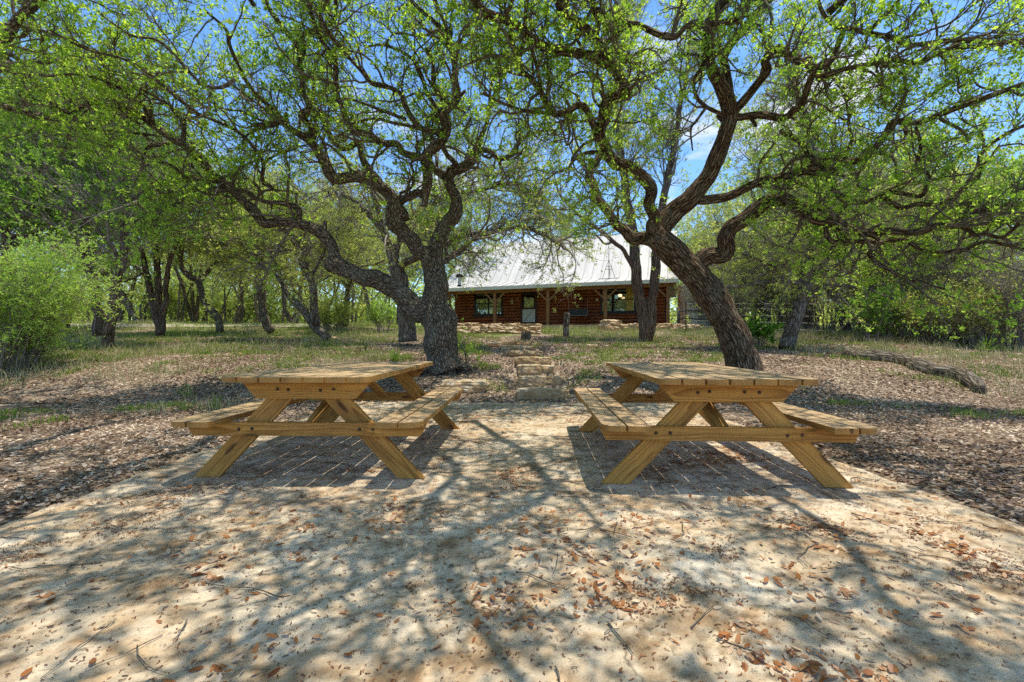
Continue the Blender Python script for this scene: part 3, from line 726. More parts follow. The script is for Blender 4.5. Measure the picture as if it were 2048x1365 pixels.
T.go([(1462, 232), (1480, 212), (1494, 195), (1520, 162), (1536, 140), (1528, 122), (1545, 102), (1560, 99), (1572, 109), (1598, 125), (1628, 138)], 8, 6.5, 7.0)
T.go([(1628, 140), (1651, 132), (1667, 109), (1684, 66), (1694, 56), (1737, 66), (1786, 76), (1822, 92), (1902, 82), (1960, 84), (2048, 86), (2120, 90)], 5.5, 4, 6.2)
T.go([(1688, 60), (1668, 50), (1651, 33), (1638, 5), (1630, -40)], 4, 3, 6.4)
T.go([(1737, 66), (1760, 40), (1790, 10), (1810, -20)], 4, 3, 6.2)
T.go([(1630, 146), (1644, 152), (1687, 138), (1737, 129), (1786, 122), (1842, 125), (1875, 105), (1918, 92), (1967, 94), (2020, 88), (2080, 72)], 5, 3.5, 5.9)
T.go([(1475, 234), (1483, 236), (1522, 231), (1569, 237), (1588, 221), (1600, 215), (1611, 195), (1621, 165), (1630, 142)], 7, 6, 7.0)
T.go([(1448, 230), (1430, 224), (1412, 214), (1392, 195), (1385, 162), (1402, 132), (1412, 120)], 4, 3, 7.4)
T.go([(1412, 216), (1395, 240), (1382, 260), (1384, 300)], 3, 1.5, 7.4)
T.go([(1376, 404), (1396, 400), (1430, 398), (1463, 391), (1497, 374), (1531, 361), (1575, 351), (1605, 344), (1649, 344), (1691, 326), (1730, 317), (1757, 290), (1776, 264), (1789, 243), (1829, 247), (1869, 237), (1928, 214), (1984, 191), (2048, 171), (2110, 150)], 9, 4.5, 6.2)
T.go([(1791, 243), (1800, 222), (1808, 203), (1806, 180)], 4, 2, 6.8)
T.go([(1651, 343), (1625, 320), (1602, 290), (1572, 274), (1560, 262)], 6, 4, 8.0)
T.go([(1655, 345), (1671, 382), (1691, 405), (1684, 424), (1671, 440)], 7, 6, 7.9)
T.go([(1691, 405), (1730, 405), (1770, 389), (1803, 389), (1839, 392), (1855, 366), (1852, 346), (1832, 333), (1839, 297), (1832, 257)], 5, 3, 6.8)
T.go([(1763, 393), (1803, 415), (1835, 409), (1878, 409), (1928, 379), (1961, 346), (1961, 313), (1981, 287), (2017, 264), (2048, 250), (2100, 235)], 5, 3.6, 6.3)
T.go([(1390, 560), (1393, 536), (1408, 518), (1425, 513), (1443, 514), (1453, 502), (1452, 479), (1463, 455), (1490, 437), (1524, 408), (1564, 400), (1595, 418), (1632, 440), (1666, 444), (1693, 455), (1733, 467), (1771, 465), (1838, 464), (1872, 452), (1922, 451), (1953, 424), (1990, 417), (2048, 407), (2110, 395)],
     0, 0, 6.4, 8.95, rad=[18, 17, 18, 17, 17, 17, 16.5, 16, 15.5, 14.5, 13, 10.5, 9.5, 9, 9, 8.5, 7.5, 7, 6.5, 6, 5.5, 5, 4.5, 4])
T.go([(1564, 402), (1590, 408), (1620, 413), (1645, 416), (1668, 436)], 7, 5.5, 8.2)
T.go([(1922, 451), (1940, 462), (1950, 472), (1975, 470), (2007, 474), (2048, 432), (2080, 400)], 4.5, 3, 6.3)
T.go([(1655, 445), (1652, 468), (1665, 484), (1703, 484), (1754, 488), (1742, 511), (1788, 545), (1848, 569), (1890, 580)], 5, 2.6, 7.4)
T.go([(1754, 488), (1804, 481), (1848, 504), (1922, 501), (1973, 484), (2040, 498), (2090, 510)], 4, 2.8, 6.6)
T.free([(2.2, 6.4, 5.9, .04), (2.6, 5.2, 6.0, .06), (2.2, 3.9, 5.6, .05), (2.7, 2.5, 4.8, .04), (2.3, 1.0, 4.4, .02)])
T.free([(-.5, 5.7, 5.35, .055), (-.2, 4.6, 5.7, .05), (.6, 3.6, 5.3, .045), (.5, 2.3, 4.7, .035), (1.1, .8, 4.3, .02)])
T.free([(.6, 5.6, 5.4, .05), (1.0, 4.4, 5.5, .05), (1.3, 3.0, 5.0, .04), (.2, 1.6, 4.5, .03), (-.6, .4, 4.3, .015)])
T.free([(4.6, 6.6, 5.8, .05), (4.9, 5.2, 5.9, .05), (4.2, 3.6, 5.4, .04), (4.4, 2.2, 4.8, .03), (3.8, .8, 4.4, .015)])
ro = (at(1492, 750, 9.2)[0], 9.2, gz(4.7, 9.2))
tree('live_oak', T.limbs, M['leaf_oak'], M['bark_ridged'], M['bark_twig'], 480, 3000, 16500, 112000, .055, ro, L1=(.5, 1.7), L2=(.3, .85), up=.22, wander=.36, gnarl=.15, tmin1=.2, maxr1=.10, clump=.10, sides=18, width=.52, stubs=26,
     label='leaning live oak with ridged brown bark and wide low limbs, behind the right picnic table', cat='tree')

# ------------------------------------------------------------------ traced trees of the middle distance
def traced(name, base, lims, label, leafm, barkm, D, n1=110, n2=650, n3=3400, nleaf=20000, lsize=.10, group='trees around the clearing', cat='tree', twig='bark_pale', **kw):
    T = Tracer()
    for L in lims:
        pts, r0, r1, D1 = L[:4]; D0 = L[4] if len(L) > 4 else (D if not T.limbs else None)
        T.go(pts, r0, r1, D1, D0, step=.15, wob=.05)
    b = at(base[0], base[1], D)
    return tree(name, T.limbs, leafm, barkm, M[twig], n1, n2, n3, nleaf, lsize, (b[0], D, b[2]), sides=9, label=label, cat=cat, group=group, **kw)
oak = dict(leafm=M['leaf_mid'], barkm=M['bark_grey'], L1=(.9, 2.4), L2=(.5, 1.2), L3=(.2, .5), r1=.05, gnarl=.14, wander=.34, maxr1=.16, tmin1=.1)
ced = dict(leafm=M['leaf_cedar'], barkm=M['bark_cedar'], L1=(.9, 2.6), L2=(.5, 1.3), L3=(.2, .5), r1=.04, gnarl=.1, wander=.18, width=.55, tuft=.5)
traced('oak_tree', (815, 680), [([(815, 684), (812, 660), (808, 610), (800, 560), (790, 525)], 19, 13, 15), ([(792, 535), (775, 495), (762, 455), (730, 420), (690, 395), (640, 380)], 9, 3, 14.5), ([(796, 540), (815, 525), (850, 505), (900, 480), (960, 470), (1030, 455), (1090, 470), (1130, 500)], 8, 3, 13.5),
        ([(790, 525), (800, 470), (830, 430), (880, 400), (960, 380), (1030, 370), (1090, 400)], 7, 3, 14), ([(765, 460), (740, 380), (700, 330), (660, 330)], 6, 2, 14), ([(880, 400), (930, 350), (980, 340)], 4, 2, 14)],
       'grey live oak behind the big left oak, its crown hanging before the metal roof', D=15, cutlow=3.6, **{**oak, 'n1': 150, 'n2': 1200, 'n3': 6500, 'nleaf': 42000, 'lsize': .07, 'up': .1})
traced('cedar_tree', (1293, 680), [([(1293, 684), (1291, 660), (1283, 610), (1272, 540), (1266, 480), (1258, 420), (1240, 300), (1232, 180), (1226, 80)], 13, 3, 16.8), ([(1296, 676), (1303, 620), (1311, 540), (1318, 470), (1332, 380), (1352, 260), (1372, 150), (1380, 60)], 11, 3, 16.4),
        ([(1274, 545), (1255, 515), (1230, 488), (1200, 462), (1165, 440), (1120, 390), (1105, 360)], 5, 2, 15.2), ([(1225, 485), (1205, 488), (1190, 470), (1170, 465)], 2.5, 1.2, 15.2)],
       'tall shaggy cedar with two trunks standing in front of the house porch', D=16.8, cutlow=6.0, **{**ced, 'leafm': M['leaf_mid'], 'n1': 110, 'n2': 800, 'n3': 4200, 'nleaf': 17000, 'lsize': .085, 'up': .35, 'maxr1': .17, 'clump': .1})
traced('oak_tree', (1578, 694), [([(1572, 698), (1580, 672), (1592, 630), (1604, 590), (1608, 562)], 15, 11, 14), ([(1606, 570), (1622, 500), (1638, 430), (1640, 350), (1618, 260), (1600, 190), (1585, 110)], 9, 3, 13.5), ([(1610, 580), (1650, 520), (1682, 470), (1720, 420), (1750, 340)], 8, 3, 13),
        ([(1608, 605), (1640, 582), (1680, 572), (1740, 582), (1790, 600)], 4.5, 2, 12.5), ([(1600, 568), (1560, 560), (1500, 572), (1440, 580), (1390, 600)], 4.5, 2, 13), ([(1595, 560), (1570, 540), (1530, 530), (1470, 500)], 4, 2, 13.5), ([(1622, 480), (1570, 430), (1510, 400)], 4, 2, 14)],
       'slim forked tree with smooth grey green trunk, right of the leaning oak', D=14, cutlow=3.0, **{**oak, 'n1': 170, 'n2': 1200, 'n3': 6500, 'nleaf': 34000, 'lsize': .075, 'up': .12})
traced('oak_tree', (652, 676), [([(655, 680), (640, 664), (620, 640), (600, 615), (575, 592)], 10, 6, 17), ([(632, 650), (630, 610), (625, 565), (608, 535), (598, 515), (570, 500), (540, 505), (500, 508)], 9, 3, 16.5), ([(612, 540), (608, 505), (590, 475), (560, 450)], 6, 3, 16), ([(578, 594), (560, 560), (520, 530), (505, 480)], 5, 2, 17), ([(620, 560), (640, 520), (660, 480), (700, 440)], 4, 2, 16)],
       'small twisted oak with a dark V shaped trunk left of the big oak', D=17, cutlow=3.6, **oak)
traced('cedar_tree', (318, 670), [([(322, 674), (308, 610), (296, 560), (282, 500), (262, 430), (240, 360)], 7, 2.5, 19), ([(320, 672), (318, 600), (315, 540), (310, 470), (318, 380), (330, 300)], 7.5, 2.5, 19.4), ([(322, 672), (330, 600), (338, 540), (350, 490), (365, 430), (390, 380)], 6, 2.5, 18.6), ([(300, 570), (280, 540), (250, 520)], 3, 1.5, 18)],
       'clump of three shaggy grey cedar trunks beside the pale lane', D=19, cutlow=5.0, **ced)
traced('cedar_tree', (217, 690), [([(214, 694), (222, 650), (232, 590), (240, 530), (250, 460), (246, 380), (235, 300), (225, 230)], 10, 3, 14.5), ([(240, 525), (215, 480), (170, 440), (120, 410)], 4, 2, 14), ([(248, 430), (290, 380), (330, 350)], 4, 2, 14)],
       'cedar with one slender leaning trunk at the edge of the bright bush', D=14.5, cutlow=3.5, **{**ced, 'nleaf': 11000})
traced('cedar_tree', (196, 668), [([(196, 672), (192, 610), (186, 560), (176, 500), (168, 420), (150, 330), (140, 260), (150, 200)], 9, 3, 15.5), ([(180, 540), (140, 470), (80, 440), (20, 420)], 4, 2, 14.5), ([(170, 440), (100, 380), (30, 350)], 4, 2, 14.5), ([(160, 400), (210, 330), (260, 290)], 4, 2, 14.5)],
       'dark green cedar rising straight behind the bright bush', D=15.5, cutlow=3.5, **ced)
traced('oak_tree', (438, 660), [([(440, 664), (436, 640), (424, 622), (410, 605), (404, 585), (398, 566), (372, 545), (362, 520), (366, 490)], 7.5, 4, 20), ([(398, 566), (420, 540), (450, 500), (470, 450)], 4, 2, 19.5), ([(366, 500), (340, 480), (330, 440)], 3, 2, 19.5)],
       'thin oak with an S shaped trunk between the cedars and the lane', D=20, cutlow=4.5, **oak)
traced('oak_tree', (535, 660), [([(542, 664), (530, 640), (522, 600), (516, 560), (505, 520), (490, 470)], 9, 5, 20), ([(520, 570), (545, 545), (580, 535)], 5, 3, 19.5), ([(505, 520), (470, 490), (430, 470)], 4, 2, 19.5), ([(492, 475), (500, 420), (530, 380)], 4, 2, 19.5)],
       'pale trunked oak in the row left of the V shaped oak', D=20, cutlow=4.2, **oak)
traced('oak_tree', (1530, 660), [([(1530, 662), (1530, 630), (1538, 600), (1520, 570), (1490, 545)], 9, 4, 24), ([(1535, 605), (1560, 570), (1575, 540)], 5, 3, 24), ([(1532, 630), (1500, 600), (1470, 580)], 4, 2, 23)],
       'grey twisted oak in the thicket behind the slim forked tree', D=24, cutlow=4.0, **oak)

# ------------------------------------------------------------------ generic trees: a few kinds, copied one by one
def copy_tree(root, loc, rz, s, label, group):
    r = root.copy(); col.objects.link(r); r.location = loc; r.rotation_euler = (0, 0, rz); r.scale = (s, s, s); r['label'] = label; r['group'] = group
    for ch in root.children:
        c = ch.copy(); col.objects.link(c); c.parent = r
    return r
def gen_limbs(seed, h, nst, spread, r0, wob=.16, z0=0):
    st = np.random.default_rng(seed); out = []
    for k in range(nst):
        a = st.uniform(0, 2 * PI); n = 7; P = [[0, 0, -.15, r0]]
        d = np.array([math.cos(a) * spread * .4, math.sin(a) * spread * .4, 1.0])
        for i in range(1, n):
            d = d + st.normal(size=3) * wob; d[:2] += np.array([math.cos(a), math.sin(a)]) * spread * .12
            dd = d / np.linalg.norm(d); p = np.array(P[-1][:3]) + dd * h / (n - 1) * 1.05
            P.append([*p, r0 * (1 - .8 * i / (n - 1))])
        P[0][3] *= 1.25; L = catmull(np.array(P), .2); out.append(L)
        for q in range(4):
            j = int(len(L) * st.uniform(.3, .8)); b = L[j]; a2 = st.uniform(0, 2 * PI); d = np.array([math.cos(a2), math.sin(a2), st.uniform(.2, .8)])
            Q = [[*b[:3], b[3] * .7]]
            for i in range(1, 6):
                d = d + st.normal(size=3) * wob * 1.6; dd = d / np.linalg.norm(d)
                Q.append([*(np.array(Q[-1][:3]) + dd * h * .09), b[3] * .7 * (1 - .15 * i)])
            out.append(catmull(np.array(Q), .2))
    return out
kinds = {}
spec = {'oak_a': (11, 6.6, 1, .7, .17), 'oak_b': (12, 7.5, 2, .9, .14), 'oak_c': (13, 6.0, 2, 1.2, .12), 'ced_a': (14, 8.5, 1, .15, .14), 'ced_b': (15, 8.0, 3, .35, .12)}
for k, (sd, h, ns, sp, r0) in spec.items():
    o = oak if k[0] == 'o' else ced
    kw = {q: v for q, v in o.items() if q not in ('leafm', 'barkm')}
    kw['tmin1'] = .3
    kinds[k] = ('oak_tree' if k[0] == 'o' else 'cedar_tree', gen_limbs(sd, h, ns, sp, r0, .2 if k[0] == 'o' else .08), o, kw)
# (kind, bearing px, distance, scale, turn, label)
places = [
 ('ced_a', 60, 17, 1.15, 0.3, 'tall dark cedar above the left end of the bright bush'),
 ('ced_b', 130, 23, 1.2, 1.2, 'broad cedar behind the bright bush, left of the pale lane'),
 ('ced_a', -30, 16, 1.1, 2.0, 'dark cedar at the far left edge behind the bright bush'),
 ('ced_a', 215, 21, 1.15, 4.9, 'tall cedar between the straight cedar and the three trunk clump'),
 ('oak_b', 1395, 40, 1.3, 3.4, 'far oak just past the right end of the roof'),
 ('oak_c', 1470, 29, 1.25, 5.0, 'low oak between the water tank and the twisted grey oak'),
 ('oak_a', 1585, 33, 1.3, 2.5, 'far oak behind the trunk of the slim forked tree'),
 ('oak_a', 285, 29, 1.25, 2.2, 'oak across the lane behind the three shaggy cedar trunks'),
 ('ced_b', 390, 32, 1.15, .4, 'cedar across the lane, seen left of the S shaped oak'),
 ('oak_c', 470, 26, 1.1, 3.3, 'low oak between the S shaped oak and the pale trunked oak'),
 ('oak_b', 585, 27, 1.1, 1.4, 'oak standing behind the gap of the V shaped oak'),
 ('oak_a', 690, 24, 1.0, 4.4, 'upright oak seen between the V shaped oak and the big oak'),
 ('oak_c', 750, 30, 1.2, 5.1, 'spreading oak under the low limb of the big oak'),
 ('ced_a', 795, 38, 1.2, .9, 'distant cedar left of the big oak trunk'),
 ('oak_b', 640, 36, 1.3, 2.8, 'far oak beyond the dry grass left of the big oak'),
 ('oak_b', 915, 42, 1.35, 3.9, 'oak whose crown shows past the left end of the roof'),
 ('ced_b', 1180, 47, 1.35, .1, 'cedar rising behind the middle of the metal roof'),
 ('oak_a', 1330, 44, 1.3, 1.7, 'oak behind the right end of the metal roof'),
 ('oak_a', 1440, 30, 1.2, 5.6, 'oak behind the water tank'),
 ('oak_c', 1500, 36, 1.3, .8, 'far oak seen through the fork of the leaning oak'),
 ('ced_b', 1620, 26, 1.15, 4.0, 'cedar behind the wire fence, right of the slim forked tree'),
 ('oak_b', 1700, 22, 1.2, 2.4, 'leafy oak behind the round green bush'),
 ('oak_c', 1790, 19, 1.2, 1.1, 'low oak in the thicket right of the round green bush'),
 ('oak_a', 1880, 17, 1.15, .5, 'oak in the thicket above the fallen log'),
 ('ced_a', 1950, 21, 1.2, 3.1, 'dark cedar at the back of the right thicket'),
 ('oak_b', 2050, 18, 1.1, 5.3, 'oak at the right edge of the clearing, over the dry grass'),
]
first = {}
for (k, px, D, s, rz, lab) in places:
    x = (px - 1024) / F * D; z = gz(x, D); nm, lims, o, kw = kinds[k]
    if k not in first:
        r = tree(nm, lims, o['leafm'], o['barkm'], M['bark_pale'], 110, 650, 3400, 21000, .11, (0, 0, 0), sides=8, label=lab, group='trees around the clearing', cutlow=1.9, **kw)
        r.location = (x, D, z - .05); r.rotation_euler = (0, 0, rz); r.scale = (s, s, s); first[k] = r
    else:
        copy_tree(first[k], (x, D, z - .05), rz, s, lab, 'trees around the clearing')

# far wood: one mass
mb = MB()
st = np.random.default_rng(99)
n = 150
bear = st.uniform(-1.45, 1.5, n); dist = st.uniform(36, 75, n)
fx = bear * dist; keep = ~((np.abs(fx - 4) < 13) & (dist < 46)); fx = fx[keep]; dist = dist[keep]
for i in range(len(fx)):
    x, y = fx[i], dist[i]; z = 1.95; h = st.uniform(7.5, 11)
    L = gen_limbs(1000 + i, h * .75, 1, .6, .14, .15)
    for q in L[:3]:
        q = q.copy()[::2]; q[:, 0] += x; q[:, 1] += y; q[:, 2] += z; mb.tubes(q[:, :3], q[:, 3], 4, 0)
    nc = 600; u = norm(st.normal(size=(nc, 3))) * st.uniform(.35, 1, (nc, 1)); rad = st.uniform(2.6, 4.2)
    p = np.array([x, y, z + h * .62]) + u * np.array([rad, rad, h * .40]); dn = fbm(p * .55, 2, 5); p = p[dn > -.12]
    add_leaves(mb, p, norm(u[dn > -.12]), .42, .6, 1, 1.2, tint=np.clip(.45 + .6 * fbm(p * .7, 2, 8) + st.normal(size=len(p)) * .2, 0, 1))
nu = 85000; bx = st.uniform(-1.6, 1.6, nu); by = st.uniform(33, 60, nu); bx = bx * by; ok_ = ~((np.abs(bx - 4) < 14) & (by < 44)); bx, by = bx[ok_], by[ok_]
top_ = 2.6 + 2.0 * fbm2(bx, by, .16, 3, 12); bz_ = 1.9 + st.random(len(bx)) * np.maximum(top_, .6)
p = np.stack([bx, by, bz_], -1); add_leaves(mb, p, norm(st.normal(size=p.shape)), .34, .6, 1, 1.2, tint=np.clip(.35 + .7 * fbm(p * .5, 2, 9) + st.normal(size=len(p)) * .2, 0, 1))
for i in range(620):
    y_ = st.uniform(29, 58); x_ = st.uniform(-1.5, 1.5) * y_
    if abs(x_ - 4) < 13 and y_ < 44: continue
    q = np.array([[x_, y_, 1.8], [x_ + st.normal() * .3, y_, 3.2], [x_ + st.normal() * .7, y_, 5.0], [x_ + st.normal() * 1.2, y_, 7.0]]); mb.tubes(q, np.array([.10, .08, .06, .03]) * st.uniform(.5, 1.4), 5, 0)
o = mb.build('far_woodland', [M['bark_grey'], M['leaf_mid']]); setp(o, 'dense wood closing the view beyond the clearing', 'woodland', kind='stuff')

# ------------------------------------------------------------------ bushes and thicket
def bush(name, loc, rx, rz_, h, leafm, nst, nleaf, lsize, label, barkm='bark_pale', width=.42, tuft=.8, up=.3, wander=.2, group=None, cat='bush', n2=500, n3=2400, L2=(.25, .6), L3=(.1, .25), stemr=.018, spread=1.0, leafname='foliage'):
    root = empty(name, loc); setp(root, label, cat, group)
    n = nst; a = rng.uniform(0, 2 * PI, n); rr = np.sqrt(rng.random(n)) * .35
    P = np.empty((n, 8, 3)); P[:, 0] = np.stack([np.cos(a) * rr * rx, np.sin(a) * rr * rz_, np.full(n, -.05)], -1)
    tgt = np.stack([np.cos(a) * rx * rng.uniform(.3, 1, n), np.sin(a) * rz_ * rng.uniform(.3, 1, n), h * rng.uniform(.55, 1, n) * np.sqrt(np.clip(1.1 - .5 * rng.random(n), 0, 1))], -1)
    for k in range(1, 8):
        t = k / 7; c = P[:, 0] * (1 - t) + tgt * t; c[:, 2] = tgt[:, 2] * (1 - (1 - t) ** 1.6)
        P[:, k] = c + rng.normal(size=(n, 3)) * wander * .12 * h * .5
    R = stemr * np.linspace(1, .3, 8)[None] * rng.uniform(.6, 1.2, (n, 1))
    ms = MB(); ms.tubes(P, R, 5, 0)
    p, t, r = flat_sample(P, R, n2, .08 if nleaf > 5000 else .25); P2, R2 = grow(p, t, r, *L2, 6, .3, 1.2, up, wander, .7, .008, 0); ms.tubes(P2, R2, 3, 0)
    p, t, r = flat_sample(P2, R2, n3, .2); P3, R3 = grow(p, t, r, *L3, 4, .3, 1.1, up, wander, .7, .004, 0); ms.tubes(P3, R3, 3, 0)
    ms.build('stems', M[barkm], root, smooth=True)
    if nleaf:
        mc = MB(); p, t, r = flat_sample(P3, R3, nleaf, .1)
        add_leaves(mc, p, t, lsize, width, 0, tuft, tint=np.clip(.5 + .5 * fbm(p * 2.2, 2, 5) + rng.normal(size=len(p)) * .2, 0, 1)); mc.build(leafname, leafm, root)
    return root
bush('feathery_bush', (-11.3, 9.9, gz(-11.3, 9.9)), 2.2, 1.9, 2.6, M['leaf_bright'], 70, 62000, .062, 'large feathery bright green bush filling the left edge of the clearing', n2=1500, n3=9000, width=.34, up=.05, L2=(.4, 1.0), L3=(.15, .35))
bush('round_bush', (at(1748, 690, 16.4)[0], 16.4, gz(13, 16.4)), 1.25, 1.1, 1.75, M['leaf_green'], 30, 16000, .075, 'round dark green bush standing on thin stems near the wire fence', n2=500, n3=2600)
bush('leafy_plant', (at(1515, 685, 15)[0], 15, gz(8.1, 15)), .5, .4, .45, M['leaf_green'], 26, 700, .17, 'low plant with broad glossy leaves beside the foot of the slim forked tree', cat='plant', n2=60, n3=140, width=.6)
bush('low_shrub', (at(665, 672, 22)[0], 22, gz(-8.7, 22)), 1.1, .9, 1.2, M['leaf_mid'], 24, 7000, .075, 'small grey green shrub in the grass between the V shaped oak and the pale oak', n2=300, n3=1500)
bush('low_shrub', (at(770, 672, 21)[0], 21, gz(-5.9, 21)), .8, .7, 1.3, M['leaf_bright'], 20, 5000, .07, 'bright green shrub just left of the big oak trunk', n2=250, n3=1200)
thick = [(1450, 26, 3.2, 2.6, 'bare grey twig thicket just right of the leaning oak'), (1560, 25, 3.0, 2.8, 'bare grey thicket behind the slim forked tree'), (1650, 23, 3.2, 3.0, 'bare grey thicket left of the round green bush'),
         (1760, 20.5, 3.0, 3.4, 'tall grey thicket directly behind the round green bush'), (1850, 18, 2.6, 3.6, 'leafless thicket right of the round green bush'), (1930, 16.5, 2.4, 3.8, 'dense twig thicket behind the fallen log'),
         (2010, 15, 2.2, 3.8, 'dense twig thicket at the right edge above the dry grass'), (2100, 13.5, 2.0, 3.6, 'twig thicket cut by the right edge of the view')]
for i, (px, D, rx, h, lab) in enumerate(thick):
    x = (px - 1024) / F * D
    bush('thicket_bush', (x, D, gz(x, D)), rx, 1.3, h, M['leaf_olive'], 60, 3500 if i > 2 else 1200, .085, lab, n2=900, n3=2600, wander=.3, L2=(.5, 1.3), L3=(.2, .5), group='thicket along the right of the clearing', stemr=.022)
for i, (px, D, rx, h, lab) in enumerate([(40, 20, 2.4, 2.6, 'low cedar brush behind the left end of the bright bush'), (330, 33, 3.5, 3.2, 'green brush across the pale lane behind the cedar trunks'), (470, 36, 3.5, 3.0, 'green brush at the far side of the lane behind the S shaped oak'), (1960, 14.6, 1.7, 1.8, 'low olive green bush at the foot of the right thicket'), (1880, 15.6, 1.5, 1.6, 'low olive green bush behind the near end of the fallen log'), (600, 40, 4, 3.0, 'green brush far behind the V shaped oak')]):
    x = (px - 1024) / F * D
    bush('brush_bush', (x, D, gz(x, D)), rx, 1.3, h, M['leaf_cedar' if i == 0 else 'leaf_olive' if i in (3, 4) else 'leaf_mid'], 50, 12000, .08 if D < 25 else .12, lab, n2=700, n3=2600, wander=.25, L2=(.4, 1.0), L3=(.2, .45), group='brush at the wood edge')

def yucca(loc, n, h, label):
    mb = MB(); a = rng.uniform(0, 2 * PI, n); el = rng.uniform(.35, 1.35, n)
    for i in range(n):
        d = np.array([math.cos(a[i]) * math.cos(el[i]), math.sin(a[i]) * math.cos(el[i]), math.sin(el[i])]); L = h * rng.uniform(.7, 1.1)
        s = np.array([-math.sin(a[i]), math.cos(a[i]), 0]); w = .016
        V = []
        for k in range(5):
            t = k / 4; p = d * L * t - np.array([0, 0, .18 * L * t * t * (1.4 - el[i])]); ww = w * (1 - t) ** .6 + .001
            V += [p - s * ww, p + s * ww]
        f = [[2 * k, 2 * k + 1, 2 * k + 3, 2 * k + 2] for k in range(4)]
        mb.add(V, f, 0, tint=np.full(10, rng.uniform(0, .45)))
    o = mb.build('yucca', M['grass']); o.location = loc; setp(o, label, 'plant', 'yuccas in the leaf litter'); return o
for px, D, n, h, lab in [(788, 10.5, 34, .5, 'spiky yucca behind the far end of the left table, left of the big oak'), (868, 6.6, 26, .5, 'spiky yucca in front of the big oak roots at the end of the left bench'), (432, 6.9, 20, .26, 'small spiky yucca above the outer bench of the left table'), (1975, 13.2, 34, .6, 'spiky yucca at the foot of the right thicket')]:
    x = (px - 1024) / F * D; yucca((x, D, gz(x, D)), n, h, lab)

# ------------------------------------------------------------------ ground cover
def scatter(n, ylo, yhi, pw, wid=1.25):
    u = rng.random(n); y = (ylo ** pw + u * (yhi ** pw - ylo ** pw)) ** (1 / pw); x = rng.uniform(-1, 1, n) * (wid * y + 1.0); return x, y
def surf_z(x, y): return np.where(patio_d(x, y) > 0, patio_z(x, y), ground_z(x, y))
def lay_leaves(name, x, y, size, mat, label, tintf, lift=.012, curl=.35, **kw):
    """fallen leaves: 6-vertex curled ovals lying at small angles"""
    n = len(x); z = surf_z(x, y) + lift * rng.random(n) + .003
    a = rng.uniform(0, 2 * PI, n); d = np.stack([np.cos(a), np.sin(a), rng.normal(size=n) * .28], -1); d = norm(d)
    up = norm(np.stack([rng.normal(size=n) * .35, rng.normal(size=n) * .35, np.ones(n)], -1))
    s = norm(np.cross(up, d)); u = np.cross(d, s)
    L = size * rng.uniform(.6, 1.3, (n, 1)) * (1 + .07 * np.maximum(0, y[:, None] - 6)); w = L * rng.uniform(.32, .5, (n, 1)); c = rng.uniform(-.1, 1, (n, 1)) * curl
    p = np.stack([x, y, z], -1)
    pts = []
    for (t, sd) in ((0, 0), (.3, -.42), (.7, -.45), (1, 0), (.7, .45), (.3, .42)):
        pts.append(p + d * L * (t - .5) + s * w * sd + u * (L * c * ((t - .5) ** 2) * .9 + w * abs(sd) * c))
    V = np.stack(pts, 1).reshape(-1, 3); b = (np.arange(n) * 6)[:, None]
    mb = MB(); mb.add(V, b + np.array([[0, 1, 5, 0]])[:, :3], 0, tint=np.repeat(tintf(n, x, y), 6))
    mb.addmore(0, b + np.array([[1, 2, 4, 5]])); mb.addmore(0, b + np.array([[2, 3, 4]]))
    o = mb.build(name, mat, smooth=True); setp(o, label, 'fallen leaves', kind='stuff', **kw); return o
x, y = scatter(270000, 2.3, 19, 1.1)
ins = patio_d(x, y); nz = fbm2(x, y, .55, 3, 77) + .35 * fbm2(x, y, 2.4, 3, 78)
keep = (ins < .02 + .10 * fbm2(x, y, 3, 2, 4)) & ~((np.abs(x - np.interp(y, [8, 11, 16.8], [.55, .52, -.07])) < .5) & (y > 7.95) & (rng.random(len(x)) < .7)) & (nz > -.18 - .25 * rng.random(len(x)))
x, y = x[keep], y[keep]
lay_leaves('leaf_litter', x, y, .045, M['litter'], 'thick brown and pale leaf litter around the stone patio', lambda n, x, y: np.clip(rng.beta(1.3, 1.3, n) + .55 * fbm2(x, y, .9, 3, 3), 0, 1))
# leaves gathered in drifts on the patio
x, y = scatter(80000, 1.2, 7.9, 1.2, .9); ins = patio_d(x, y); m = fbm2(x, y, 1.5, 3, 55) + .8 * fbm2(x, y, 5, 2, 56)
keep = (ins > 0) & ((m > .30 + .42 * rng.random(len(x))) | (rng.random(len(x)) < .016)); x, y = x[keep], y[keep]
lay_leaves('patio_leaves', x, y, .040, M['litter_orange'], 'orange and tan leaves lying in drifts on the stone patio', lambda n, x, y: rng.beta(1.4, 1.2, n), lift=.006)
xs = []; ys = []
for (cx, cy, r, n) in [(-.05, 1.78, .11, 110), (.42, 2.0, .14, 70), (-.62, 2.6, .2, 90), (.15, 2.45, .16, 80), (1.3, 1.9, .18, 60), (-.95, 1.45, .1, 30), (.75, 2.5, .2, 80), (-1.4, 2.3, .2, 60), (1.6, 2.4, .2, 60), (-2.2, 2.9, .2, 50)]:
    xs.append(cx + rng.normal(size=n) * r); ys.append(cy + rng.normal(size=n) * r * .8)
lay_leaves('patio_leaves', np.concatenate(xs), np.concatenate(ys), .042, M['litter_orange'], 'small heaps of orange leaves on the near part of the stone patio', lambda n, x, y: np.clip(rng.beta(1.3, 1.4, n) + .12, 0, 1), lift=.012)
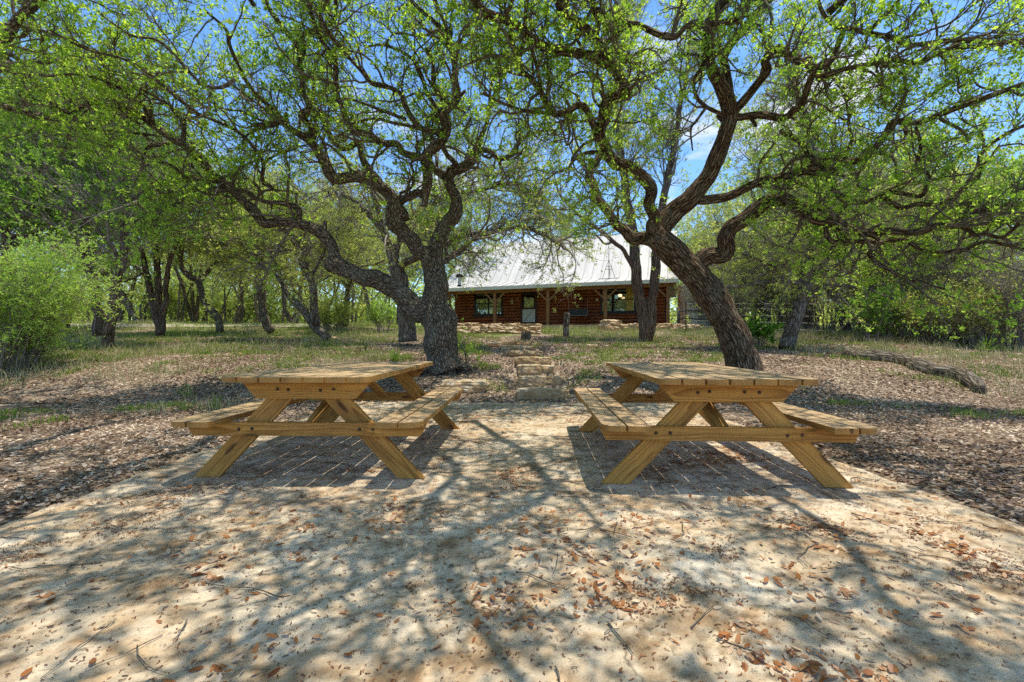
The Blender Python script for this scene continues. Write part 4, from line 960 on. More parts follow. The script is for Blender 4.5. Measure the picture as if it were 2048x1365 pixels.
# catkins and crumbs on the patio
x, y = scatter(330000, 1.15, 7.9, 1.0, .9); ins = patio_d(x, y); m = fbm2(x, y, 1.7, 4, 61) + .5 * fbm2(x, y, 7, 2, 62)
keep = (ins > 0) & ((m > .20 + .40 * rng.random(len(x))) | (rng.random(len(x)) < .05)); x, y = x[keep], y[keep]; n = len(x)
a = rng.uniform(0, 2 * PI, n); L = rng.uniform(.006, .022, n); z = patio_z(x, y) + .003
d = np.stack([np.cos(a), np.sin(a), np.zeros(n)], -1); s = np.stack([-np.sin(a), np.cos(a), np.zeros(n)], -1); p = np.stack([x, y, z], -1)
bend = rng.uniform(-.4, .4, (n, 1)); w = .002
V = np.stack([p - d * L[:, None] * .5 - s * w, p - d * L[:, None] * .5 + s * w, p + s * (bend * L[:, None] + w) + [0, 0, .002], p + s * (bend * L[:, None] - w) + [0, 0, .002], p + d * L[:, None] * .5 - s * w, p + d * L[:, None] * .5 + s * w], 1).reshape(-1, 3)
b = (np.arange(n) * 6)[:, None]; mb = MB(); mb.add(V, b + np.array([[0, 1, 2, 3]]), 0, tint=np.repeat(rng.random(n), 6)); mb.addmore(0, b + np.array([[3, 2, 5, 4]]))
setp(mb.build('catkin_debris', M['debris']), 'brown catkin crumbs scattered over the stone patio', 'leaf debris', kind='stuff')

def blades(name, x, y, hlo, hhi, mat, label, lean=.35, wd=.004, tl=0, th=1):
    n = len(x); z = ground_z(x, y); h = rng.uniform(hlo, hhi, n)[:, None]; a = rng.uniform(0, 2 * PI, n); s = np.stack([np.cos(a), np.sin(a), np.zeros(n)], -1)
    l = np.stack([rng.normal(size=n), rng.normal(size=n), np.zeros(n)], -1) * lean; p = np.stack([x, y, z - .01], -1); up = np.array([0, 0, 1.0]); w = wd * (1 + y[:, None] * .05)
    m = p + (up * .6 + l * .25) * h; t = p + (up * .95 + l * .9) * h
    V = np.stack([p - s * w, p + s * w, m + s * w * .8, m - s * w * .8, t], 1).reshape(-1, 3); b = (np.arange(n) * 5)[:, None]
    mb = MB(); mb.add(V, b + np.array([[0, 1, 2, 3]]), 0, tint=np.repeat(np.clip(rng.uniform(tl, th, n) + .2 * fbm2(x, y, .8, 2, 6), 0, 1), 5)); mb.addmore(0, b + np.array([[3, 2, 4]]))
    setp(mb.build(name, mat), label, 'grass', kind='stuff')
def tufts(n, per, ylo, yhi, pw, fkeep, sd=.05):
    x, y = scatter(n, ylo, yhi, pw); k = fkeep(x, y) & (patio_d(x, y) < -.08) & ~((np.abs(x - .6 + (y - 8) * .12) < .62) & (y > 7.8) & (y < 17)); x, y = x[k], y[k]
    r = sd * (1 + y * .05)
    return (np.repeat(x, per) + rng.normal(size=len(x) * per) * np.repeat(r, per)), (np.repeat(y, per) + rng.normal(size=len(x) * per) * np.repeat(r, per))
x, y = tufts(21000, 14, 4.3, 29, 1.0, lambda x, y: (fbm2(x, y, .6, 3, 91) + .5 * fbm2(x, y, 2.2, 2, 92) > .36 - .030 * np.minimum(y - 5, 11) - .06 * (np.abs(x) > 4) - .16 * ((x < -4.5) & (y > 6.5)) - .22 * ((x > 1.4) & (x < 6) & (y > 9.5))))
blades('grass', x, y, .04, .13, M['grass'], 'short green grass growing in tufts through the leaf litter')
x, y = tufts(6000, 9, 6, 29, 1.1, lambda x, y: ((x < -3.2) & (fbm2(x, y, .5, 3, 93) > .02) & (y > 8.6 + .3 * fbm2(x, y, .5, 2, 2)) & (y - 8 > (-4 - x) * -.4)) | ((x < -3.6) & (y > 6) & (fbm2(x, y, .9, 3, 98) > .22)) | ((x > 8.3) & (y > 7) & (fbm2(x, y, .35, 2, 94) > -.35)) | ((x > 2) & (y > 16)), .09)
blades('dry_grass', x, y, .10, .34, M['straw'], 'tall straw coloured dry grass at the edges of the clearing', .3, .003, .2, 1)

x, y = scatter(1500, 1.4, 15, 1.1); n = len(x); a = rng.uniform(0, 2 * PI, n); L = rng.uniform(.06, .35, n)
P = np.empty((n, 5, 3)); P[:, 0, 0] = x; P[:, 0, 1] = y
for k in range(1, 5):
    a = a + rng.normal(size=n) * .35; P[:, k, 0] = P[:, k - 1, 0] + np.cos(a) * L / 4; P[:, k, 1] = P[:, k - 1, 1] + np.sin(a) * L / 4
for k in range(5): P[:, k, 2] = surf_z(P[:, k, 0], P[:, k, 1]) + .006 + rng.random(n) * .006
kp = (patio_d(x, y) < 0) | (rng.random(n) < .35); mb = MB(); mb.tubes(P[kp], (rng.uniform(.0014, .0045, (n, 1)) * np.linspace(1, .5, 5))[kp], 4, 0)
setp(mb.build('fallen_twigs', M['bark_twig'], smooth=True), 'thin fallen twigs scattered in the litter and on the stone', 'twigs', kind='stuff')

# ------------------------------------------------------------------ stones
def rock(mb, c, s, seed, rz=0, n=9, rough=.16, round_=.35, mi=0):
    """a worn block: cube grid pushed toward an ellipsoid and roughened"""
    g = np.linspace(-1, 1, n); fs = []; vs = []; k = 0
    for ax in range(3):
        for sg in (-1, 1):
            A, B = np.meshgrid(g, g); C = np.full_like(A, sg); o = [None] * 3; o[ax] = C; o[(ax + 1) % 3] = A; o[(ax + 2) % 3] = B
            v = np.stack(o, -1).reshape(-1, 3); I, J = np.meshgrid(np.arange(n - 1), np.arange(n - 1)); b = (J * n + I).ravel()
            f = np.stack([b, b + 1, b + n + 1, b + n], -1)
            if sg < 0: f = f[:, ::-1]
            vs.append(v); fs.append(f + k); k += n * n
    v = np.vstack(vs); e = norm(v) * 1.25; v = v * (1 - round_) + e * round_
    q = v * np.array(s); nn = fbm(q * (2.2 / max(.25, max(s))) * np.array([1, 1, 1.6]) + seed * 7.7, 4, seed)
    v = v * (1 + rough * nn[:, None] * 1.6); v = v * np.array(s)
    ca, sa = math.cos(rz), math.sin(rz); v = np.stack([v[:, 0] * ca - v[:, 1] * sa, v[:, 0] * sa + v[:, 1] * ca, v[:, 2]], -1) + np.array(c)
    mb.add(v, np.vstack(fs), mi)
def rocks(name, lst, label, cat, group=None, n=11, rough=.16):
    mb = MB()
    for i, (c, s, sd, rz) in enumerate(lst): rock(mb, c, s, sd, rz, n, rough, .28)
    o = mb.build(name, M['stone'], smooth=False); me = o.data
    loc = Vector(lst[0][0]); me.transform(Matrix.Translation(-loc)); o.location = loc; setp(o, label, cat, group); return o
steps = [(1087, 8.05, .45, .18, .30, 'lowest and widest rough stone step, at the edge of the patio'), (1080, 9.0, .42, .33, .34, 'second stone step up from the patio'), (1072, 10.0, .40, .50, .34, 'third stone step up from the patio'),
         (1067, 10.95, .43, .64, .4, 'fourth stone step up, level with the middle of the slope'), (1050, 13.3, .52, .745, .6, 'fifth stone step up, thin and pale'), (1035, 14.8, .55, .88, .55, 'sixth stone step up toward the rock wall'), (1020, 16.8, .8, 1.02, .6, 'topmost stone step, just below the rock wall')]
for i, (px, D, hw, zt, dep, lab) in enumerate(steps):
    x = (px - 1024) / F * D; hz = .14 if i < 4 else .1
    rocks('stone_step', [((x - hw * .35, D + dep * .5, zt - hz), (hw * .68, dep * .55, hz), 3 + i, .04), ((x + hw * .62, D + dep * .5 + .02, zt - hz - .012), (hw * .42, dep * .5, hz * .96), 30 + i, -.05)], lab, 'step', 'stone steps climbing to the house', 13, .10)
rocks('flat_boulder', [((at(930, 745, 8.7)[0], 8.7, gz(-.9, 8.7) + .02), (.42, .30, .11), 51, .1)], 'flat mossy boulder at the foot of the big oak roots', 'boulder')
rocks('boulder', [((at(1222, 665, 23)[0], 23, gz(5, 23) + .15), (.5, .35, .36), 52, .3)], 'tawny upright boulder at the left end of the rock wall under the porch', 'boulder')
def wall(s0, s1, name, label, seed):
    r = np.random.default_rng(seed); lst = []
    (x0, y0), (x1, y1) = s0, s1; L = math.hypot(x1 - x0, y1 - y0); a = math.atan2(y1 - y0, x1 - x0)
    for row in range(2):
        t = 0
        while t < L:
            w = r.uniform(.14, .38); x = x0 + (x1 - x0) * (t + w) / L; y = y0 + (y1 - y0) * (t + w) / L
            hh = r.uniform(.07, .13); lst.append(((x, y + row * .08 + r.uniform(-.05, .05), gz(x, y) + .06 + row * .15 + r.uniform(-.02, .02)), (w, .2, hh), int(r.integers(1, 999)), a + r.uniform(-.15, .15))); t += w * 2
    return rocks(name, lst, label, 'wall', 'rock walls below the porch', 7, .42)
wall((-3.0, 25.5), (1.2, 24.6), 'rock_wall', 'low rock ledge wall below the left half of the porch', 3)
wall((5.2, 24.6), (9.6, 23.4), 'rock_wall', 'low rubble wall of pale stones below the right half of the porch', 4)
wall((-2.6, 21.0), (1.0, 20.4), 'rock_wall', 'lower rock ledge between the top step and the left porch wall', 5)
r_ = np.random.default_rng(5); 
for i, (x, y, s) in enumerate([(-4.5, 12.5, .14), (-3.6, 13.6, .2), (-5.6, 15.5, .22), (-2.6, 12.2, .1), (-6.8, 17.5, .2), (3.6, 13.4, .12), (2.6, 14.8, .16), (6.6, 11.0, .12), (9.0, 12.6, .1), (-7.5, 12.4, .12)]):
    lab = ['pale stone in the litter left of the big oak', 'larger pale stone behind the left yucca', 'flat stone on the slope below the V shaped oak', 'small stone left of the big oak roots', 'pale stone near the foot of the V shaped oak', 'small stone in the grass right of the steps', 'pale stone in the grass below the two trunk cedar', 'grey stone right of the leaning oak foot', 'small grey stone left of the fallen log', 'small stone in the grass toward the bright bush'][i]
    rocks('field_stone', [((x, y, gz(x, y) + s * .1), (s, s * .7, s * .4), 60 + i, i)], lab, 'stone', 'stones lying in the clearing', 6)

# ------------------------------------------------------------------ fallen log, stump, post
def tube_thing(name, pts, mat, label, cat, sides=12, gn=.16, group=None, gs=6):
    C = catmull(np.array(pts, float), .06); mb = MB(); mb.tubes(C[:, :3], C[:, 3], sides, 0, cap=True, gnarl=gn, gs=gs, seed=5)
    loc = Vector(C[0, :3]); o = mb.build(name, mat, smooth=True); o.data.transform(Matrix.Translation(-loc)); o.location = loc; setp(o, label, cat, group); return o
lg = [(1690, 11.8, .13), (1720, 11.4, .15), (1750, 11.0, .16), (1785, 10.6, .14), (1815, 10.2, .15), (1850, 9.8, .16), (1880, 9.4, .15), (1910, 9.1, .17), (1940, 8.75, .16), (1972, 8.45, .11)]
pts = []
for px, D, r in lg:
    x = (px - 1024) / F * D; pts.append((x + .12 * math.sin(px * .05), D, gz(x, D) + r * .5, r * (1 + .15 * math.sin(px))))
tube_thing('fallen_log', pts, M['bark_grey'], 'long weathered log lying on the ground at the right of the clearing', 'log', sides=22, gn=.3, gs=5)
x = at(1052, 676, 17.6)[0]; z = gz(x, 17.6); tube_thing('tree_stump', [(x, 17.6, z - .1, .22), (x, 17.6, z + .1, .19), (x + .02, 17.6, z + .3, .17)], M['bark_grey'], 'short grey tree stump beside the top of the stone steps', 'stump')
x = at(1133, 668, 19)[0]; z = gz(x, 19); tube_thing('cut_trunk', [(x, 19, z - .1, .17), (x - .02, 19, z + .2, .14), (x, 19, z + .6, .125), (x + .02, 19, z + 1.0, .135)], M['bark_grey'], 'tall cut trunk standing like a post in front of the porch', 'stump', gn=.12)
x = at(462, 640, 27)[0]

# ------------------------------------------------------------------ picnic tables
def rounded(x0, x1, y0, y1, rx0, rx1, r):
    """plank outline (ccw); rx0/rx1: which long side has rounded corners"""
    p = []
    def corner(cx, cy, a0):
        for k in range(6):
            a = a0 + k / 5 * PI / 2; p.append((cx + r * math.cos(a), cy + r * math.sin(a)))
    if rx0: corner(x0 + r, y0 + r, PI)
    else: p.append((x0, y0))
    if rx1: corner(x1 - r, y0 + r, 1.5 * PI)
    else: p.append((x1, y0))
    if rx1: corner(x1 - r, y1 - r, 0)
    else: p.append((x1, y1))
    if rx0: corner(x0 + r, y1 - r, PI / 2)
    else: p.append((x0, y1))
    return p
def picnic_table(loc, rz, label):
    root = empty('picnic_table', loc, rz); setp(root, label, 'picnic table', 'picnic tables on the stone patio')
    W, hl = 1.06, 1.22; nb = 7; gap = .014; pw = (W - gap * (nb - 1)) / nb
    mb = MB()
    for i in range(nb):
        x0 = -W / 2 + i * (pw + gap); jy = rng.uniform(-.004, .004)
        mb.prism(rounded(x0, x0 + pw, -hl + jy, hl + jy, i == 0, i == nb - 1, .10), .735, .773 + rng.uniform(-.0015, .0015), 0, None, 'y')
    mb.build('tabletop', M['table'], root)
    for sx in (-1, 1):
        mb = MB()
        for k in range(2):
            a, b = sorted((sx * (.585 + k * .163), sx * (.585 + k * .163 + .149)))
            mb.prism(rounded(a, b, -hl, hl, (sx < 0 and k == 1), (sx > 0 and k == 1), .10), .422, .460, 0, None, 'y')
        mb.build('bench', M['table'], root)
    for fy in (-.95, .95):
        s = -1 if fy < 0 else 1
        for sx in (-1, 1):       # splayed legs: foot at .78, head at .20
            mb = MB(); p = [(-.095, 0), (.095, 0), (.095, 1), (-.095, 1)]
            xb, xt = sx * .775, sx * .085
            w = .098
            poly = [(xb - w, 0), (xb + w, 0), (xt + w, .733), (xt - w, .733)]
            Mx = Matrix.Translation((0, fy, 0)) @ Matrix.Rotation(PI / 2, 4, 'X')
            n0 = mb.n
            mb.prism(poly, -.019, .019, 0, None, 'x')
            v = mb.v[-1]; dirv = np.array([xt - xb, .733]); dirv /= np.linalg.norm(dirv); pv = np.array([-dirv[1], dirv[0]])
            g = np.stack([v[:, 0] * dirv[0] + v[:, 1] * dirv[1] + rng.uniform(0, 30), v[:, 0] * pv[0] + v[:, 1] * pv[1] + sx * .55 + rng.uniform(-.03, .03), v[:, 2] + rng.uniform(.02, .09)], -1)
            mb.att['grain'] = [(0, g)]
            M_ = np.array(Mx); mb.v[-1] = v @ M_[:3, :3].T + M_[:3, 3]
            mb.build('leg', M['table_side'], root)
        def beam(name, xa, xb, z0, z1, yc):
            mb = MB(); Mx = Matrix.Translation((0, yc, 0)) @ Matrix.Rotation(PI / 2, 4, 'X')
            mb.prism([(-xb, z0), (xb, z0), (xa, z1), (-xa, z1)], -.019, .019, 0, Mx, 'x')
            return mb.build(name, M['table_side'], root)
        yc = fy + s * .0385
        tb = beam('top_beam', .49, .37, .598, .7335, yc); bb = beam('bench_beam', .90, .85, .322, .4205, yc)
        for par, z, xs in ((tb, .665, (-.21, -.13, .11, .21)), (bb, .372, (-.50, -.40, .40, .50))):
            for x in xs:
                mb = MB(); yy = yc + s * .0195
                pr = [(.0, 0), (.0125, 0), (.0125, .0025), (.008, .0025), (.0075, .006), (.0, .008)]
                a = np.arange(10) / 10 * 2 * PI; V = [(r * math.cos(q), s * h, r * math.sin(q)) for r, h in pr for q in a]
                f = [[i * 10 + j, i * 10 + (j + 1) % 10, (i + 1) * 10 + (j + 1) % 10, (i + 1) * 10 + j] for i in range(5) for j in range(10)]
                mb.add(np.array(V) + np.array([x, yy, z + rng.uniform(-.006, .006)]), f); mb.build('bolt', M['rust'], par)
    mb = MB(); mb.box(-.45, .45, -.045, .045, .696, .7335, 0, None, 'x'); mb.build('cleat', M['table_side'], root)
    for s in (-1, 1):
        mb = MB(); L = math.hypot(.80, .33); ang = math.atan2(.33, .80)
        Mx = Mat((0, s * .91, .39)) @ (Matrix.Rotation(0 if s < 0 else PI, 4, 'Z')) @ Matrix.Rotation(ang, 4, 'X')
        mb.box(-.045, .045, 0, L, -.019, .019, 0, Mx, 'y'); mb.build('brace', M['table_side'], root)
picnic_table((-1.505, 4.37, .006), -.02, 'golden pine picnic table in front of the big gnarled oak')
picnic_table((1.57, 4.19, .006), -.055, 'golden pine picnic table in front of the leaning oak')

# ------------------------------------------------------------------ the log house
hr = empty('log_house', (-1.13, 30.3, 2.03), math.atan2(-3.6, 10.3)); setp(hr, 'long log house with a pale metal roof and timber porch', 'house')
WL, WR, WY = -3.95, 10.9, 2.0
ops = [(-2.34, -.18, .86, 2.75), (1.20, 2.33, .0, 2.45), (6.71, 8.91, .86, 2.75), (10.72, 10.9, 0, 2.2)]
mb = MB(); r = .1; nlog = 13
for i in range(nlog):
    z = r + .01 + i * .215; segs = [(WL, WR)]
    for (a, b, z0, z1) in ops:
        if z0 - .05 < z < z1 + .05:
            ns = []
            for (p, q) in segs:
                if b <= p or a >= q: ns.append((p, q)); continue
                if p < a: ns.append((p, a))
                if b < q: ns.append((b, q))
            segs = ns
    for (p, q) in segs:
        n = 10; a = np.arange(n) / n * 2 * PI; V = np.array([(X, WY + .0 + .11 * math.cos(t), z + r * 1.04 * math.sin(t)) for X in (p, q) for t in a])
        f = [[j, (j + 1) % n, n + (j + 1) % n, n + j] for j in range(n)]
        b0 = mb.n; mb.add(V, f); mb.addmore(b0, [[0, j, j + 1] for j in range(1, n - 1)]); mb.addmore(b0, [[n, n + j + 1, n + j] for j in range(1, n - 1)])
mb.box(WL + .02, -.0 + WL + .2, WY + .1, 10.0, 0, 3.0); mb.box(WR - .2, WR - .02, WY + .1, 10.0, 0, 3.0); mb.box(WL + .2, WR - .2, 9.8, 9.98, 0, 3.0)
mb.box(WL + .2, -2.45, WY + .03, WY + .1, 0, 3.0)
for (a, b) in ((-.1, 1.15), (2.4, 6.6), (9.0, 10.7)): mb.box(a, b, WY + .03, WY + .1, 0, 3.0)
for xx in (WL + .1, WR - .1):        # gables
    b0 = mb.n; mb.add([(xx - .08, 2.1, 3.0), (xx - .08, 9.9, 3.0), (xx - .08, 6.0, 6.7), (xx + .08, 2.1, 3.0), (xx + .08, 9.9, 3.0), (xx + .08, 6.0, 6.7)], [[0, 1, 2], [3, 5, 4]])
    mb.addmore(b0, [[0, 3, 4, 1], [1, 4, 5, 2], [2, 5, 3, 0]])
mb.build('wall', M['logs'], hr, smooth=False)
mb = MB(); mb.box(-4.7, 11.4, -.35, 10.1, -.42, -.003); mb.build('porch_slab', M['slab'], hr)
# roof
def roofpart(name, pa, pb, x0, x1, th=.05, seam=.6, y_over=0):
    mb = MB(); (ya, za), (yb, zb) = pa, pb; L = math.hypot(yb - ya, zb - za); ny, nz = -(zb - za) / L, (yb - ya) / L
    if nz < 0: ny, nz = -ny, -nz
    V = [(x0, ya, za), (x1, ya, za), (x1, yb, zb), (x0, yb, zb)]; V += [(x, y + ny * th, z + nz * th) for x, y, z in V]
    mb.add(V, [[0, 3, 2, 1], [4, 5, 6, 7], [0, 1, 5, 4], [1, 2, 6, 5], [2, 3, 7, 6], [3, 0, 4, 7]])
    x = x0 + .02
    while x < x1:
        hh = th + .035; w = .018
        V = [(x - w, ya + ny * th, za + nz * th), (x + w, ya + ny * th, za + nz * th), (x + w, yb + ny * th, zb + nz * th), (x - w, yb + ny * th, zb + nz * th)]
        V += [(X, y + ny * .035, z + nz * .035) for X, y, z in V]
        mb.add(V, [[4, 5, 6, 7], [0, 1, 5, 4], [1, 2, 6, 5], [3, 0, 4, 7]]); x += seam
    return mb.build(name, M['roof'], hr)
roofpart('roof', (2.1, 3.10), (6.0, 6.77), -4.75, 11.45); roofpart('rear_roof', (6.06, 6.765), (10.6, 2.5), -4.75, 11.45)
roofpart('porch_roof', (-.5, 2.52), (2.08, 3.09), -4.75, 11.45)
mb = MB(); mb.box(-4.75, 11.45, -.535, -.503, 2.36, 2.58); mb.build('fascia', M['white'], hr)
mb = MB(); mb.box(-4.6, 11.3, -.09, .09, 2.20, 2.44, 0, None, 'x'); mb.build('porch_beam', M['post'], hr)
mb = MB(); mb.box(-4.55, 11.25, .095, 1.88, 2.50, 2.53, 0, None, 'x'); mb.build('porch_ceiling', M['darkdoor'], hr)
for i, s in enumerate((-3.9, 0, 3.64, 7.27, 10.9)):
    mb = MB(); mb.box(s - .1, s + .1, -.1, .1, 0, 2.199, 0, None, 'z', .01); po = mb.build('post', M['post'], hr)
    for sd in (-1, 1):
        if (i == 0 and sd > 0): pass
        mb = MB(); Mx = Mat((s + sd * .1, 0, 1.62), ry=sd * PI / 4); mb.box(-.05, .05, -.06, .06, 0, .80, 0, Mx, 'z'); mb.build('brace', M['post'], po)
def window(a, b, z0, z1, split, curtain):
    mb = MB(); y = WY - .14; w = .09
    mb.box(a - .02, a + w, y, y + .2, z0, z1); mb.box(b - w, b + .02, y, y + .2, z0, z1); mb.box(a + w, b - w, y, y + .2, z0, z0 + w); mb.box(a + w, b - w, y, y + .2, z1 - w, z1)
    mb.box(a - .1, b + .1, y - .03, y + .25, z0 - .1, z0 - .003)
    for q in split: mb.box(q - .035, q + .035, y + .02, y + .12, z0 + w, z1 - w)
    mb.box(a + w, b - w, y + .025, y + .11, z0 + .80, z0 + .86)
    f = mb.build('window', M['black'], hr)
    mb = MB(); mb.box(a + w + .002, b - w - .002, y + .08, y + .10, z0 + w, z1 - w); mb.build('pane', M['glass'], f)
    for (c0, c1, m) in curtain:
        mb = MB(); n = 14; V = []; 
        for k in range(n): 
            X = c0 + (c1 - c0) * k / (n - 1); V += [(X, y + .062 + .012 * math.sin(k * 1.7), z0 + w), (X, y + .062 + .012 * math.sin(k * 1.7), z1 - w)]
        mb.add(V, [[2 * k, 2 * k + 2, 2 * k + 3, 2 * k + 1] for k in range(n - 1)]); mb.build('curtain', m, f, smooth=True)
    return f
window(-2.34, -.18, .86, 2.49, (-1.26,), [])
window(6.71, 8.91, .86, 2.49, (7.55,), [(6.82, 7.0, M['curtain']), (8.35, 8.75, M['curtain'])])
mb = MB(); y = WY - .13; mb.box(1.18, 1.30, y, y + .22, 0, 2.35); mb.box(2.23, 2.35, y, y + .22, 0, 2.35); mb.box(1.30, 2.23, y, y + .22, 2.25, 2.35); mb.box(1.304, 2.226, y + .06, y + .11, .003, .30); mb.box(1.304, 2.226, y + .06, y + .11, 1.2, 1.32); mb.box(1.304, 1.42, y + .06, y + .11, 1.32, 2.247); mb.box(2.11, 2.226, y + .06, y + .11, 1.32, 2.247)
dr = mb.build('door', M['darkdoor'], hr)
mb = MB(); mb.box(1.422, 2.108, y + .075, y + .095, 1.322, 2.245); mb.build('pane', M['glass'], dr)
mb = MB()
for k in range(9): mb.box(1.31 + k * .101, 1.31 + k * .101 + .096, y + .02, y + .056, .31, 1.19)
mb.build('lower_panel', M['white'], dr)
mb = MB(); L = math.hypot(.7, .8); Mx = Mat((1.42, y + .012, .36), ry=math.atan2(.7, .8)); mb.box(-.012, .012, -.004, .004, 0, L, 0, Mx); mb.build('diagonal_brace', M['black'], dr)
mb = MB(); mb.box(10.74, 10.86, WY - .12, WY + .1, 0, 2.2); mb.build('side_door', M['black'], hr)
# things on the porch
def hloc(s, v, z):
    q = hr.matrix_basis @ Vector((s, v, z)); return q
hz = hr.rotation_euler[2]
sw = empty('porch_swing', hloc(5.4, .9, .62), hz); setp(sw, 'dark porch swing bench hanging on two ropes', 'swing')
mb = MB()
for k in range(5): mb.box(-.62, .62, -.22 + k * .09, -.15 + k * .09, 0, .025)
mb.build('seat', M['greypost'], sw)
mb = MB()
for k in range(5): mb.box(-.62, .62, .24, .265, .05 + k * .085, .12 + k * .085)
mb.build('backrest', M['greenseat'], sw)
for sx in (-1, 1):
    mb = MB(); mb.tubes(np.array([[sx * .6, -.1, .0], [sx * .6, 0.0, .9], [sx * .6, .05, 1.85]]), np.array([.012, .012, .012]), 6); mb.build('rope', M['rope'], sw)
def small(name, loc, rz, fn, label, cat, mats):
    mb = MB(); fn(mb); o = mb.build(name, mats); o.location = loc; o.rotation_euler = (0, 0, rz); setp(o, label, cat); return o
small('wall_plaque', hloc(.55, WY - .15, 1.75), hz, lambda m: (m.prism([(-.1, -.17), (.1, -.17), (.12, 0), (.1, .15), (.04, .2), (-.04, .2), (-.1, .15), (-.12, 0)], -.015, .015, 0, Matrix.Rotation(PI / 2, 4, 'X')), m.box(-.012, .012, -.004, .004, .2, .3)), 'small tan plaque hanging on the log wall between window and door', 'plaque', M['slab'])
small('wall_lamp', hloc(.98, WY - .18, 1.95), hz, lambda m: (m.lathe([(.0, -.1), (.05, -.08), (.055, .05), (.02, .09), (0, .09)]), m.box(-.02, .02, .0, .15, -.02, .02)), 'small wall lamp beside the left side of the door', 'lamp', M['metal'])
small('porch_clock', hloc(6.48, WY - .16, 1.72), hz, lambda m: m.prism([(.09 * math.cos(k * PI / 8), .09 * math.sin(k * PI / 8)) for k in range(16)], -.02, .02, 0, Matrix.Rotation(PI / 2, 4, 'X')), 'round white dial on the log wall beside the right window', 'dial', M['white'])
lm = empty('hanging_lamp', hloc(8.05, 1.0, 1.93), hz); setp(lm, 'lit lamp hanging under the porch in front of the right window', 'lamp')
mb = MB(); mb.lathe([(0, .02), (.11, .0), (.12, -.06), (.09, -.15), (0, -.17)]); mb.build('lamp_glass', M['lamp'], lm, smooth=True)
mb = MB(); mb.lathe([(0, .14), (.03, .12), (.17, .03), (.17, .02), (0, .022)]); mb.lathe([(.01, .14), (.01, .56)], n=6); mb.build('lamp_shade', M['black'], lm, smooth=True)
# mast on the porch roof
ms = empty('roof_mast', hloc(7.35, 1.0, 2.92), hz); setp(ms, 'dark metal mast with tripod legs standing on the right part of the roof', 'mast')
mb = MB(); mb.tubes(np.array([[0, 0, 0], [0, 0, 1.2], [0, 0, 2.5]]), np.array([.022, .02, .016]), 6); mb.build('pole', M['black'], ms)
for a in (-.35, PI + .35, PI / 2):
    mb = MB(); mb.tubes(np.array([[math.cos(a) * .42, math.sin(a) * .42, .1 + .2 * math.sin(a)], [math.cos(a) * .2, math.sin(a) * .2, .7], [0, 0, 1.2]]), np.array([.014] * 3), 5); mb.build('leg', M['black'], ms)
mb = MB()
for zz, rr in ((.62, .19), (.8, .13)):
    q = np.array([[rr * math.cos(t), rr * math.sin(t), zz] for t in np.linspace(0, 2 * PI, 17)]); mb.tubes(q, np.full(17, .01), 5)
mb.build('ring', M['black'], ms)
mb = MB(); mb.box(-.65, .65, -.05, -.02, .02, .05); mb.build('base_bar', M['black'], ms)
# bird feeder hanging from the big oak
bf = empty('bird_feeder', at(919, 574, 9.5)); setp(bf, 'hanging bird feeder with a domed brown lid right of the big oak trunk', 'bird feeder')
mb = MB(); mb.lathe([(0, .265), (.03, .26), (.07, .24), (.088, .205), (.088, .20), (0, .215)], n=20); mb.build('lid', M['rust'], bf, smooth=True)
mb = MB(); mb.lathe([(.03, .03), (.03, .2)], n=12); mb.build('seed_tube', M['metal'], bf, smooth=True)
mb = MB(); mb.lathe([(0, 0), (.042, .0), (.045, .02), (.03, .035), (0, .035)], n=14); mb.build('tray', M['black'], bf, smooth=True)
mb = MB(); mb.lathe([(.024, .04), (.024, .15)], n=10); mb.build('seeds', M['rust'], bf)
mb = MB(); mb.tubes(np.array([[0, 0, .26], [.01, 0, .5], [.03, .0, .93]]), np.array([.004] * 3), 5); mb.build('hanger', M['rust'], bf)

# water tank and rails at the right of the house
tk = empty('water_tank', at(1388, 650, 31) * np.array([1, 1, 0]) + np.array([0, 0, 1.85])); setp(tk, 'pale corrugated water tank beside the right end of the house', 'tank')
mb = MB(); prof = [(0, 0)] + [(1.0 + (.02 if k % 2 else 0), .05 + k * .07) for k in range(40)] + [(1.0, 2.9), (0, 3.25)]
mb.lathe(prof, n=32); mb.build('tank_body', m_plain('pale_tank_steel', (.72, .80, .84), .4, .0, .12, 3, .001), tk, smooth=False)
mb = MB()
for sx in (-.14, .14): mb.tubes(np.array([[sx, -1.08, .2], [sx, -1.08, 1.5], [sx, -1.08, 2.9]]), np.array([.02] * 3), 5)
for k in range(9): mb.box(-.14, .14, -1.09, -1.07, .4 + k * .28, .43 + k * .28)
mb.build('ladder', M['metal'], tk)
mb = MB(); mb.tubes(np.array([[1.1, -.6, -.1], [1.15, -.6, 1.2], [1.15, -.6, 2.6]]), np.array([.035] * 3), 6); mb.tubes(np.array([[1.15, -.6, .3], [1.6, -.6, .28], [1.65, -.6, .05]]), np.array([.035] * 3), 6); mb.build('pipe', M['white'], tk)
